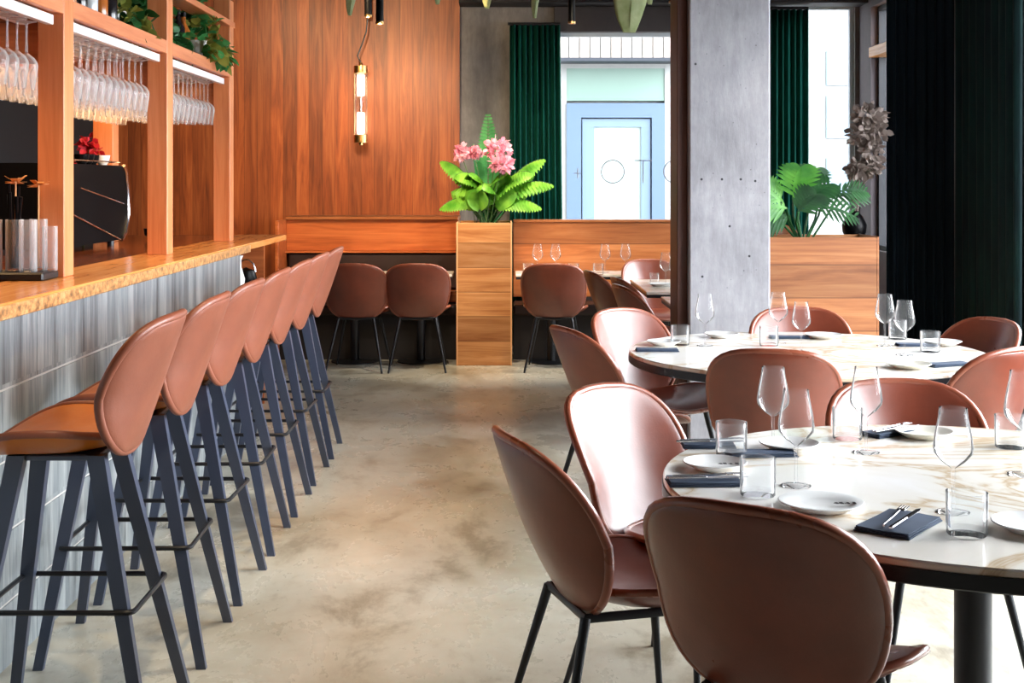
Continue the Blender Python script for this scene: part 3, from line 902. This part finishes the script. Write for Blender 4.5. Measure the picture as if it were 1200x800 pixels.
plate(1083, 512, 'cream plate behind the near table glasses before the far-side chair', .085, gp, CREAM)
plate(1215, 622, 'white plate cut by the right photo edge on the near table', .095, gp)
plate(925, 526, 'white plate behind the tall wine glass on the near table left', .085, gp)
gp = 'plates on the far round table'
plate(846, 395, 'white plate behind the left wine glass on the far table', .085, gp)
plate(965, 396, 'white plate before the chair by the oak planter', .09, gp)
plate(1104, 404, 'white plate at the right of the far table by the curtain', .09, gp)
plate(778, 404, 'white plate at the left end of the far table', .08, gp)
plate(1065, 431, 'cream plate on the far table near its front right edge', .09, gp, CREAM)
plate(775, 335, 'white plate on the small table near the dark post', .1, 'plates by the booths')

def napkin(x, y, rz, label, cut=True, w=.075, l=.19, group='folded navy napkins'):
    p = at(x, y, TZ)
    t = thing('napkin', label, 'napkin', p, rz, group)
    def fn(k):
        def f(u, v):
            return ((u-.5)*(w-.004*k), (v-.5)*l*(1-.02*k), .003+.004*k+.0012*math.sin(6*u+4*v+k))
        return f
    g = G()
    for k in range(3): g.grid(fn(k), 8, 10, .0028)
    obj('folded_cloth', g, NAP, t, True, angle=50)
    if cut:
        c, s = math.cos(rz), math.sin(rz)
        def on(dx, dy): return (p.x+c*dx-s*dy, p.y+s*dx+c*dy, TZ+.0145)
        f = thing('fork', 'fork on the ' + label, 'fork', on(-.014, .015), rz+.12, 'forks on napkins')
        obj('handle', G().tube([(0, -.095, .002), (0, -.02, .003), (0, .045, .0045)], [.0045, .003, .0025], 8, flat=.5), STEEL, f, True)
        g = G().box(-.010, .010, .045, .062, .004, .006, .0008)
        for i in range(4): g.box(-.010+i*.0058, -.0075+i*.0058, .062, .095, .004, .0055)
        obj('tines', g, STEEL, f)
        k = thing('knife', 'knife on the ' + label, 'knife', on(.014, .005), rz+.05, 'knives on napkins')
        obj('handle', G().box(-.005, .005, -.1, -.0, .001, .007, .0015), STEEL, k)
        obj('blade', G().prism([(-.006, 0), (.005, 0), (.006, .08), (.001, .105), (-.006, .09)], .002, .0045), STEEL, k)
    return t
napkin(825, 566, -PI/2+.03, 'navy napkin parallel to the left rim of the near table', w=.09, l=.185)
napkin(1053, 616, -.66, 'navy napkin beside the foreground chair on the near table', w=.125, l=.20)
napkin(1045, 508, -1.0, 'navy napkin left of the cream plate on the near table')
napkin(830, 523, -PI/2, 'navy napkin at the far left rim of the near table', l=.15)
napkin(892, 533, -PI/2+.1, 'navy napkin right of the first tumbler on the near table', False)
napkin(770, 411, -PI/2, 'navy napkin at the far table left rim', False)
napkin(925, 396, -PI/2, 'navy napkin between the middle glasses of the far table', False)
napkin(1075, 405, -PI/2, 'navy napkin right of the glass pair on the far table', False)
napkin(1110, 428, -PI/2+.4, 'navy napkin on the far table near its right front rim', False)

# ---------------------------------------------------------------- things on and above the bar
e = thing('coffee_machine', 'black espresso machine with chrome diagonal trims on the bar worktop', 'coffee machine', (-2.35, 6.95, 1.138))
mx0, mx1, my0, my1 = -.28, .15, -.55, .72
prof = [(my0, .03), (my1-.14, .03)] + [(my1-.14+.14*math.sin(a), .24-.21*math.cos(a)) for a in [PI*.2*i/1 for i in range(1, 3)]] + [(my1-.02, .30), (my1-.06, .42), (my1-.10, .455), (my0, .455)]
g = G(); n = len(prof)
v = [(mx0, y, z) for y, z in prof]+[(mx1, y, z) for y, z in prof]
g.add(v, [tuple(range(n)), tuple(range(n, 2*n))[::-1]]+[(i, (i+1) % n, n+(i+1) % n, n+i) for i in range(n)])
obj('body', g, plain('matte_black', sr(6, 6, 8), .6, 0, .05), e)
edge = [(mx1+.004, y, z) for y, z in prof[1:-1]]
obj('chrome_edge', G().tube(edge, .012, 8), STEEL, e, True)
obj('trim_bar', G().tube([(mx1+.004, -.15, .33), (mx1+.004, .62, .235)], .004, 6), STEEL, e, True)
obj('trim_bar', G().tube([(mx1+.004, -.3, .20), (mx1+.004, .56, .03)], .005, 6), STEEL, e, True)
obj('cup_rail', G().tube([(mx1-.01, my0, .475), (mx1-.01, my1-.12, .475), (mx0+.01, my1-.12, .475)], .004, 6), STEEL, e, True)
for sx in (mx0+.04, mx1-.04):
    for sy in (my0+.05, my1-.2): obj('foot', G().lathe([(0, 0), (.02, 0), (.02, .03), (0, .03)], 12, (sx, sy, 0)), BLK, e, True)
cup0 = None
def cup_mesh(): return G().lathe([(0, 0), (.022, 0), (.036, .03), (.04, .055), (.037, .055), (.03, .01), (0, .008)], 20)
mats = [BLACKC, BLACKC, BLACKC, WHITE, WHITE, STEEL]
cl = ['black', 'black', 'black', 'white', 'white', 'steel']
cupme = {}
for i, (dx, dy) in enumerate([(.08, .1), (.07, .22), (.06, .34), (.09, .44), (.0, .48), (-.06, .3)]):
    o = obj('coffee_cup', cup_mesh(), mats[i], None, True, (-2.35+dx, 6.95+dy, 1.138+.456))
    tag(o, ['black cup nearest the camera on top of the espresso machine', 'second black cup on top of the espresso machine', 'third black cup on top of the espresso machine',
            'white cup at the front far corner on top of the espresso machine', 'white cup at the rear far corner on the espresso machine', 'steel milk cup behind the black cups on the espresso machine'][i], 'cup', 'cups on the espresso machine')
o = obj('bowl', G().lathe([(0, 0), (.04, 0), (.085, .03), (.09, .07), (.085, .07), (.07, .03), (0, .01)], 28), BLACKC, None, True, (-2.16, 8.2, 1.138)); tag(o, 'black bowl on the worktop in the far bar bay', 'bowl')

# tall glasses with straws and garnish at the photo left edge
def tall(x, y, label, h=.19, r=.032):
    g = G().lathe([(0, 0), (r-.003, 0), (r, .003), (r, h), (r-.002, h), (r-.003, .01), (0, .008)], 20)
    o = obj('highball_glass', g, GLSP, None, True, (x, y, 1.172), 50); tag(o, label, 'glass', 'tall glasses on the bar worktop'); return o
o = obj('bar_mat', G().box(-.14, .10, -.12, .05, 0, .03, .006), BLK, None, False, (-1.76, 4.84, 1.142)); tag(o, 'black bar mat under the tall glasses at the photo left edge', 'mat')
BZ = 1.172
tall(-1.80, 4.82, 'tall glass holding black straws, leftmost of the row on the bar')
tall(-1.725, 4.86, 'tall glass in the middle of the group by the left post')
tall(-1.735, 4.78, 'tall glass nearest the camera in the group by the left post')
tall(-1.672, 4.83, 'tall glass nearest the left post of the bar', .165, .027)
tall(-1.87, 4.80, 'tall glass cut by the left photo edge on the bar')
for k in range(6):
    a = 2*PI*k/6
    o = obj('drinking_straw', G().tube([(.012*math.cos(a), .012*math.sin(a), .012), (.025*math.cos(a)+random.uniform(-.02, .02), .02*math.sin(a), .27+random.uniform(0, .05))], .006, 6), BLACKC if k != 2 else STEEL, None, True, (-1.80, 4.82, BZ))
    tag(o, 'black straw standing in the leftmost straw glass' if k != 2 else 'steel straw standing among black ones in the leftmost glass', 'straw', 'straws in the glass on the bar')
for i, (x, y, z) in enumerate([(-1.795, 4.82, 1.50), (-1.725, 4.86, 1.49)]):
    e = thing('garnish_stick', ['orange garnish flower on a stick, left one of the two above the straw glass', 'orange garnish flower on a beaded stick, right one by the left post'][i], 'garnish', (x, y, BZ+.012), group='orange garnish sticks')
    h = z-BZ-.012
    obj('stick', G().tube([(.0, 0, 0), (.0, 0, h)], .003, 6), TRIMW, e)
    g = G()
    for k in range(9):
        a = 2*PI*k/9+i; up = random.uniform(-.4, 1.0)
        g.grid(lambda u, v: ((.004+.034*v)*math.cos(a)+(u-.5)*.024*math.sin(a), (.004+.034*v)*math.sin(a)-(u-.5)*.024*math.cos(a), h+.03*v*up), 2, 4, .001)
    obj('blossom', g, ORF, e, True)

# service nook under the open end of the counter
e = thing('service_shelf', 'low white service shelf under the open end of the bar counter', 'shelf', (-1.9, 8.2, 0))
obj('top', G().box(-.35, .35, -.35, .35, .82, .85, .003), WHITE, e)
obj('body', G().box(-.33, .33, -.33, .33, 0, .82), DARK, e)
o = obj('carafe', G().lathe([(0, 0), (.045, 0), (.05, .06), (.03, .13), (.028, .17), (.04, .2), (.036, .2), (.024, .17), (0, .16)], 24), WHITE, None, True, (-1.63, 8.0, .85)); tag(o, 'white jug on the low service shelf beside the bar end', 'jug')
e = thing('kettle', 'small black kettle with wire handle on the low service shelf', 'kettle', (-1.66, 8.45, .85))
obj('body', G().lathe([(0, 0), (.06, 0), (.07, .03), (.055, .08), (.02, .09), (0, .1)], 24), BLACKC, e, True)
obj('handle', G().tube([(.06*math.cos(a), 0, .07+.08*math.sin(a)) for a in [PI*i/10 for i in range(11)]], .005, 6), STEEL, e, True)

# ---------------------------------------------------------------- plants
def blade(g, p, d, up, L, w, bend=.3, n=6, tip=1.0, fold=.15):
    """one simple pointed leaf from p in direction d"""
    d = d.normalized(); side = d.cross(up)
    if side.length < 1e-4: side = Vector((1, 0, 0))
    side.normalize(); nn = side.cross(d)
    rows = []
    for i in range(n+1):
        t = i/n; c = p + d*(L*t) - Vector((0, 0, bend*L*t*t))
        ww = w*math.sin(PI*min(1, .08+t*.92))**.8
        rows.append((c-side*ww+nn*ww*fold, c, c+side*ww+nn*ww*fold))
    v = [q for r in rows for q in r]
    f = []
    for i in range(n):
        f.append((i*3, i*3+1, i*3+4, i*3+3)); f.append((i*3+1, i*3+2, i*3+5, i*3+4))
    g.add(v, f)
def frond(g, gs, p, d, L, wl, n=14, bend=.5, lw=.012, hangd=0.0):
    """feather-like frond with leaflets on both sides of an arching rib"""
    d = d.normalized(); pts = []
    for i in range(n+1):
        t = i/n; pts.append(p+d*(L*t)-Vector((0, 0, bend*L*t**2.2)))
    gs.tube(pts, [.005*(1-.8*i/n)+.001 for i in range(n+1)], 5)
    for i in range(2, n+1):
        t = i/n; tg = (pts[i]-pts[i-1]).normalized()
        side = tg.cross(Vector((0, 0, 1)))
        if side.length < .05: side = Vector((1, 0, 0))
        side.normalize(); l = wl*math.sin(PI*(.12+.84*t))**.7
        for s in (-1, 1):
            pn = side.cross(tg)
            if pn.z < 0: pn = -pn
            blade(g, pts[i], side*s+tg*.55-Vector((0, 0, hangd)), pn, l, lw*(.6+.6*math.sin(PI*t)), .25, 4)
def cluster(g, c, r, n, size, rnd):
    for _ in range(n):
        d = Vector((rnd.gauss(0, 1), rnd.gauss(0, 1), rnd.gauss(0, 1))).normalized()
        p = Vector(c)+Vector((d.x*r[0], d.y*r[1], d.z*r[2]))*rnd.uniform(.25, 1)
        up = Vector((rnd.uniform(-1, 1), rnd.uniform(-1, 1), rnd.uniform(-1, 1)))
        blade(g, p, d+up*.5, up, size*rnd.uniform(.7, 1.2), size*.42, .1, 3)

rnd = random.Random(11)
# plants of the middle planter (base point z 1.10)
PB = Vector((-.16, 11.0, 1.10)); sP = F/11.0
def pp(px, py, y=11.0): return Vector(((px-VX)*y/F, y, H-(py-VY)*y/F))
def stem_to(g, a, b, r=.005):
    m = (a+b)/2+Vector((0, 0, .04)); g.tube([a, m, b], r, 6)
e = thing('fern_plant', 'bright green broad-fronded fern spilling over the oak planter box', 'plant', PB)
g = G(); gs = G()
for x0, y0, L, wl, dx, dz, bend, dy in [(600, 245, .36, .11, -.9, .95, .62, -.2), (590, 240, .40, .12, -.75, 1.1, .55, -.3), (578, 235, .40, .12, .75, 1.0, .5, -.25), (582, 245, .42, .11, 1.0, .70, .40, -.15),
                                        (575, 245, .34, .11, .35, 1.0, .5, -.5), (570, 245, .33, .11, -.35, 1.0, .5, -.5), (585, 250, .30, .1, .9, .35, .4, -.3), (560, 250, .28, .1, -.9, .45, .5, -.3), (572, 250, .3, .1, -.1, .8, .6, -.6),
                                        (580, 240, .45, .12, .9, 1.0, .35, .1), (566, 240, .42, .12, -.9, 1.2, .4, .1)]:
    p = pp(574+(x0-578)*.4, 250)
    frond(g, gs, p-PB, Vector((dx, dy, dz)), L*1.35, wl*1.15, 16, bend*.9, .024, .55)
for k in range(16):
    a = rnd.uniform(0, 2*PI); d = Vector((math.cos(a)*.8, math.sin(a)*.5-.3, .8)); p = Vector((rnd.uniform(-.08, .08), rnd.uniform(-.05, .05), .02))
    gs.tube([p, p+d*.12], .003, 5); blade(g, p+d*.12, d+Vector((0, 0, .1)), Vector((0, -1, .6)), .24, .065, .35, 7)
for q_ in (g, gs): q_.xf(Matrix.Diagonal((1.08, 1, 1.5, 1)))
obj('frond', g, LF1, e, True, angle=180); obj('stem', gs, STEM, e, True)
e = thing('palm_plant', 'upright feathery green palm tip at the top of the planter arrangement', 'plant', PB+Vector((.03, .12, 0)))
g = G(); gs = G(); b0 = Vector((0, 0, -.02))
for dx, dy, L, bend, wl in [(0, 0, .98, .0, .13), (-.16, .05, .78, .05, .12), (.16, .05, .76, .05, .12), (-.35, 0, .6, .15, .1), (.4, .05, .62, .12, .1), (-.55, .1, .5, .2, .1), (.62, -.05, .5, .2, .1)]:
    frond(g, gs, b0, Vector((dx, dy, 1)), L, wl, 34, bend, .018)
obj('frond', g, LF2, e, True, angle=180); obj('stem', gs, STEM, e, True)
def flowers(label, base, spots, m, size, n, name='flower_bouquet', stemm=STEM):
    e = thing(name, label, 'flowers', base); gs = G()
    for c, r in spots:
        g = G(); c = c-base; cluster(g, c, r, n, size, rnd); obj('flower_head', g, m, e, True, angle=180)
        stem_to(gs, Vector((rnd.uniform(-.02, .02), rnd.uniform(-.02, .02), 0)), c-Vector((0, 0, r[2]*.5)), .004)
    obj('stem', gs, stemm, e, True)
flowers('pink hydrangea blooms among the planter greenery', PB+Vector((.02, -.08, 0)), [(pp(582, 174, 10.8), (.11, .08, .08)), (pp(588, 192, 10.75), (.09, .07, .06)), (pp(541, 178, 10.9), (.045, .04, .06)), (pp(556, 178, 10.95), (.035, .03, .03))], PINK, .045, 150)
flowers('red flowers standing behind the espresso machine', Vector((-2.55, 7.95, 1.138)), [(Vector((-2.5, 7.9, 1.72)), (.05, .05, .05)), (Vector((-2.56, 7.95, 1.60)), (.05, .05, .05)), (Vector((-2.43, 7.9, 1.66)), (.03, .03, .04))], RED, .045, 70)

# philodendron in the right planter
PR = Vector((1.93, 8.12, 1.10))
e = thing('philodendron_plant', 'green philodendron with deeply cut leaves in the right oak planter', 'plant', PR)
def q(px, py, y=8.1): return Vector(((px-VX)*y/F, y, H-(py-VY)*y/F))
gs = G(); gl = G(); gl2 = G()
def lobed(g, c, d, L, w, droop=.3):
    d = d.normalized(); side = d.cross(Vector((0, -1, .35))).normalized(); n = 8
    blade(g, c, d, side.cross(d), L, w*.11, droop, 8)
    for i in range(n):
        t = .06+.8*i/(n-1); p = c+d*(L*t)-Vector((0, 0, droop*L*t*t))
        l = w*math.sin(PI*(.25+.68*t))
        for s in (-1, 1): blade(g, p, side*s+d*.7, side.cross(d), l, w*.085, .2, 5)
for (px, py, dx, dz, L, w, gg, dy) in [(930, 232, .1, 1, .23, .15, 1, -.3), (938, 238, .7, .75, .22, .14, 2, -.1), (922, 244, -.9, .25, .18, .13, 1, -.2), (915, 236, -.8, .9, .16, .12, 1, -.2), (965, 232, 1, .30, .24, .10, 2, .1), (958, 242, 1, -.02, .2, .09, 2, -.1),
                                       (935, 248, .4, .7, .18, .13, 2, -.4), (925, 252, -1, -.1, .16, .12, 2, -.1), (945, 228, .3, 1, .2, .13, 2, .2), (912, 256, -1, -.3, .14, .1, 2, -.1), (985, 224, 1, .25, .14, .08, 2, 0)]:
    c = q(px, py, 8.1+dy*.2); b = q(940+(px-940)*.25, 276, 8.12)
    gs.tube([b-PR+Vector((0, 0, -.02)), (b+c)/2-PR+Vector((.02*(1 if px > 940 else -1), 0, .01)), c-PR], .007, 6)
    lobed(gl if gg == 1 else gl2, c-PR, Vector((dx, dy, dz)), L*1.3, w*1.15)
obj('leaf', gl, LF2B, e, True, angle=180); obj('leaf', gl2, LF3, e, True, angle=180); obj('stem', gs, LF3, e, True)

e = thing('vase', 'round black vase at the right end of the oak planter', 'vase', (2.29, 8.55, 0))
obj('body', G().lathe([(0, 1.12), (.04, 1.12), (.075, 1.17), (.08, 1.22), (.05, 1.28), (.03, 1.3), (.033, 1.31), (.025, 1.3), (0, 1.29)], 24), BLACKC, e, True)
obj('stand', G().lathe([(0, 0), (.11, 0), (.11, .02), (.02, .03), (.02, 1.11), (.07, 1.115), (.07, 1.125), (0, 1.125)], 20), BLK, e, True, angle=30)
VB = Vector((2.29, 8.55, 1.27))
def q8(px, py): return q(px, py, 8.5)
flowers('dried beige hydrangea stems rising from the black vase by the curtain', VB, [(q8(1018, 138), (.10, .08, .08)), (q8(1012, 158), (.09, .08, .07)), (q8(1026, 150), (.07, .07, .1)), (q8(1022, 178), (.07, .06, .07)), (q8(1006, 198), (.07, .06, .05)), (q8(1022, 196), (.05, .05, .05))], DRYF, .05, 110, 'dried_hydrangea', DRYF)

# trailing plants and bottles on the overhead shelf
def ivy(label, x, y, pot, w, m1, m2, seed, cnt=90, drop=.10, name='trailing_ivy'):
    rn = random.Random(seed)
    e = thing(name, label, 'plant', (x, y, 2.19), group='trailing plants on the bar shelf')
    obj('pot', G().lathe([(0, 0), (.05, 0), (.07, .11), (.066, .11), (.055, .09), (0, .09)], 20), pot, e, True)
    for m in (m1, m2):
        g = G()
        for k in range(cnt):
            a = rn.uniform(0, 2*PI); r = rn.uniform(.02, 1)
            p = Vector((.12*r*math.cos(a), w*r*math.sin(a), .15+.13*(1-r)+rn.uniform(-.04, .08)))
            if rn.random() < .35: p = Vector((.09+rn.uniform(0, .06), w*rn.uniform(-1, 1), rn.uniform(-drop, .12)))
            d = Vector((rn.uniform(-1, 1), rn.uniform(-1, 1), rn.uniform(-.8, .6)))
            blade(g, p, d, Vector((rn.uniform(-1, 1), rn.uniform(-1, 1), 1)), rn.uniform(.05, .085), rn.uniform(.02, .03), .3, 4)
        obj('foliage', g, m, e, True, angle=180)
    return e
ivy('dark trailing plant on the bar shelf left of the middle post', -1.84, 6.15, WHITE, .22, LF3, LF4, 1, 110, .02)
ivy('green trailing plant on the bar shelf just right of the middle post', -1.84, 6.78, DARK, .28, LF3, LF2, 2, 120, .02)
ivy('trailing plant in a white tapered pot at the far end of the bar shelf', -1.745, 7.45, WHITE, .2, LF2, LF4, 3, 110, .0)
bot = G().lathe([(0, 0), (.035, 0), (.038, .01), (.038, .14), (.015, .18), (.013, .22), (.016, .22), (.016, .24), (0, .24)], 18)
BG = [plain('amber_bottle', sr(170, 96, 40), .15), plain('clear_bottle', sr(200, 205, 205), .12), plain('dark_bottle', sr(30, 26, 28), .15), plain('green_bottle', sr(50, 70, 40), .15)]
for i, (y, m, w_) in enumerate([(5.15, 1, 'clear'), (5.28, 0, 'amber'), (5.42, 2, 'dark'), (5.56, 1, 'clear'), (5.70, 0, 'amber'), (5.84, 2, 'dark'), (7.08, 2, 'dark'), (7.2, 0, 'amber')]):
    e = thing('bottle', ['clear bottle nearest the left post on the bar shelf', 'amber bottle second from the left post on the bar shelf', 'dark bottle third from the left post on the bar shelf', 'clear bottle in the middle of the shelf row', 'amber bottle before the dark one by the trailing plant',
                         'dark bottle touching the first trailing plant', 'dark bottle between the two far trailing plants', 'amber bottle beside the white tapered pot'][i], 'bottle', (-1.76, y, 2.19), group='bottles on the bar shelf')
    obj('body', G().lathe([(0, 0), (.035, 0), (.038, .01), (.038, .14), (.015, .18), (.013, .22), (0, .22)], 18), BG[m], e, True)
    obj('cap', G().lathe([(.016, .215), (.016, .24), (0, .24)], 14), BLACKC, e, True)

# ---------------------------------------------------------------- ceiling fixtures
def spot(px, py, y, label, L=.34, r=.027):
    s = F/y; x = (px-VX)/s; z = H-(py-VY)/s
    e = thing('ceiling_spotlight', label, 'spotlight', (x, y, z), group='black ceiling spotlights')
    obj('housing', G().lathe([(r-.005, 0.0), (r, .0), (r, L), (0, L)], 24), BLACKC, e, True, angle=30)
    obj('rim', G().lathe([(r-.004, -.012), (r+.003, -.012), (r+.003, .004), (r-.004, .004), (r-.004, -.012)], 24), BRASS, e, True)
    obj('lens', G().lathe([(0, .01), (r-.005, .01)], 20), plain('lit_lens', sr(255, 230, 200), .3, emit=4, ecol=sr(255, 220, 180)), e)
    obj('rod', G().tube([(0, 0, L), (0, 0, ZC-z)], .008, 8), BLK, e, True)
    return Vector((x, y, z))
sp = [spot(431.5, 18, 9.6, 'black tube spotlight, left one of the two above the wall lamp'), spot(445, 26, 9.2, 'black tube spotlight, right one of the two above the wall lamp'),
      spot(670, 26, 10.2, 'black tube spotlight in front of the green curtain top'), spot(788, 2, 10.6, 'black tube spotlight at the ceiling next to the dark post')]

e = thing('tube_pendant_lamp', 'brass-ended glass tube lamp hanging before the plank wall', 'lamp', (-1.28, 11.75, 1.83))
r = .062
obj('end_cap', G().lathe([(0, 0), (.02, 0), (.02, .02), (r, .022), (r, .09), (r-.01, .092), (0, .092)], 28), BRASS, e, True, angle=30)
obj('end_cap', G().lathe([(0, .64), (r-.01, .64), (r, .642), (r, .71), (.02, .714), (.012, .74), (0, .74)], 28), BRASS, e, True, angle=30)
obj('glass_tube', G().lathe([(r-.004, .085), (r-.004, .645)], 28), GLS, e, True)
EM = plain('glowing_tube', sr(255, 235, 205), .4, emit=9, ecol=sr(255, 222, 180))
obj('light_tube', G().lathe([(0, .10), (.03, .10), (.033, .12), (.033, .28), (.028, .29), (0, .29)], 20), EM, e, True)
obj('light_tube', G().lathe([(0, .44), (.028, .44), (.033, .45), (.033, .62), (.03, .63), (0, .63)], 20), EM, e, True)
obj('connector', G().lathe([(.012, .28), (.012, .45)], 12), STEEL, e, True)
obj('side_rod', G().tube([(-.058, -.0, .05), (-.058, 0, .68)], .004, 6), BRASS, e, True)
pts = [Vector((.0, 0, .74)), Vector((-.03, 0, .80)), Vector((.01, 0, .9)), Vector((.05, 0, 1.02)), Vector((.06, 0, 1.14)), Vector((.062, 0, 1.2))]
obj('cable', G().tube(pts, .007, 8), BLK, e, True)
obj('ceiling_mount', G().lathe([(0, 1.15), (.03, 1.15), (.03, 1.37), (0, 1.37)], 20, (.062, 0, 0)), BLACKC, e, True, angle=30)

def hleaf(px, py, y, w, label, ln=.75, tw=0.4):
    s = F/y; x = (px-VX)/s; z = H-(py-VY)/s
    e = thing('hanging_dried_leaf', label, 'leaf', (x, y, z), tw, 'pale dried leaves hanging from the ceiling')
    L = min(ln, ZC-z-.02)
    def fn(u, v):
        ww = w*(math.sin(PI*min(1, v*.85+.06))**.7)
        xx = (u-.5)*2*ww
        return (xx+.05*v, .25*abs(xx)+.02*math.sin(8*v), L*v)
    obj('blade', G().grid(fn, 8, 18, .002), DRY, e, True, angle=180)
    obj('stalk', G().tube([(.0, .01, 0), (.03, .02, L*.5), (.05, .02, L), (.05, .02, ZC-z)], .004, 6), DRY, e, True)
hleaf(738, 38, 8.6, .13, 'large pale dried leaf hanging in front of the back window top', .7, .2)
hleaf(410, 18, 8.8, .04, 'small dried leaf tip left of the paired spotlights', .4)
hleaf(513, 5, 9.0, .04, 'small dried leaf tip above the plank wall middle', .4)
hleaf(571, 10, 9.0, .05, 'small dried leaf tip above the grey plaster wall', .4)
hleaf(627, 21, 9.0, .035, 'narrow dried leaf above the green curtain', .5)
hleaf(762, 5, 9.0, .05, 'dried leaf tip between the large leaf and the dark post', .4)

# ---------------------------------------------------------------- light
w = bpy.data.worlds.new('World'); sc.world = w; w.use_nodes = True
nt = w.node_tree; bg = nt.nodes['Background']
bg.inputs['Color'].default_value = (.94, .96, 1, 1)
_tc = nt.nodes.new('ShaderNodeTexCoord'); _sp = nt.nodes.new('ShaderNodeSeparateXYZ'); nt.links.new(_tc.outputs['Generated'], _sp.inputs[0])
_mr = nt.nodes.new('ShaderNodeMapRange'); _mr.inputs['From Min'].default_value = .1; _mr.inputs['From Max'].default_value = .9
_mr.inputs['To Min'].default_value = 4.0; _mr.inputs['To Max'].default_value = 21.0
nt.links.new(_sp.outputs[0], _mr.inputs[0]); nt.links.new(_mr.outputs[0], bg.inputs['Strength'])
def area(name, loc, rot, sx, sy, power, col, portal=False):
    l = bpy.data.lights.new(name, 'AREA'); l.shape = 'RECTANGLE'; l.size = sx; l.size_y = sy; l.energy = power; l.color = col
    if portal: l.cycles.is_portal = True
    o = bpy.data.objects.new(name, l); C.objects.link(o); o.location = loc; o.rotation_euler = rot
    return o
for a, b, z0, z1 in rw: area('daylight_portal', (XR+.15, (a+b)/2, (z0+z1)/2), (0, PI/2, 0), z1-z0, b-a, 1, (1, 1, 1), True)
for x0, x1, z0, z1 in (w1, w2): area('daylight_portal', ((x0+x1)/2, YB+.15, (z0+z1)/2), (-PI/2, 0, 0), x1-x0, z1-z0, 1, (1, 1, 1), True)
def spotl(loc, target, power, col, size=60, blend=.6, rad=.03):
    l = bpy.data.lights.new('spot_lamp', 'SPOT'); l.energy = power; l.color = col; l.spot_size = math.radians(size); l.spot_blend = blend; l.shadow_soft_size = rad
    o = bpy.data.objects.new('spot_lamp', l); C.objects.link(o); o.location = loc
    o.rotation_euler = (Vector(target)-Vector(loc)).to_track_quat('-Z', 'Y').to_euler(); return o
warm = (1, .72, .42)
for p in sp[:2]: spotl(p-Vector((0, 0, .02)), (p.x-.1, 11.9, 1.3), 80, warm, 75)
spotl(sp[2]-Vector((0, 0, .02)), (-.1, 10.9, 1.0), 110, (1, .84, .62), 60)
spotl((-.3, 9.2, 3.15), (-.15, 10.8, .6), 150, (1, .88, .7), 55)
spotl((-1.2, 9.0, 3.15), (-1.1, 11.9, 2.0), 160, warm, 80)
spotl((-2.2, 9.6, 3.15), (-2.4, 11.9, 1.8), 70, warm, 90)
spotl((1.9, 6.0, 3.15), (1.95, 8.0, .8), 25, (1, .88, .72), 50)
spotl((.7, 9.0, 3.15), (.8, 11.3, .9), 150, (1, .84, .6), 70)
for y in (3.2, 4.8, 6.4): spotl((-.55, y, 3.15), (-1.25, y+.25, .6), 75, (1, .78, .5), 70)
spotl((-.6, 5.2, 3.15), (-.6, 5.6, 0), 60, (1, .62, .3), 30, .9)
spotl((-.2, 8.9, 3.15), (-.2, 9.3, 0), 60, (1, .66, .36), 40, .9)
for a, b in zip(PY, PY[1:]):
    area('shelf_lamp', (-2.15, (a+b)/2, 2.07), (0, math.radians(25), 0), .3, b-a-.3, 14, (1, .62, .28))

# ---------------------------------------------------------------- camera and colour
cam = bpy.data.cameras.new('camera'); co = bpy.data.objects.new('camera', cam); C.objects.link(co)
co.location = (0, 0, H); co.rotation_euler = (PI/2, 0, 0)
cam.sensor_width = 36; cam.lens = 36*F/1200; cam.shift_x = (600-VX)/1200; cam.shift_y = -(400-VY)/1200
cam.clip_end = 200
sc.camera = co
vs = sc.view_settings; vs.view_transform = 'Standard'; vs.look = 'None'; vs.gamma = 1; vs.use_curve_mapping = False; vs.exposure = 0.3
sc.cycles.use_denoising = True
sc.cycles.max_bounces = 8; sc.cycles.transparent_max_bounces = 32; sc.cycles.diffuse_bounces = 4
sc.cycles.caustics_reflective = False; sc.cycles.caustics_refractive = False
sc.cycles.sample_clamp_indirect = 6
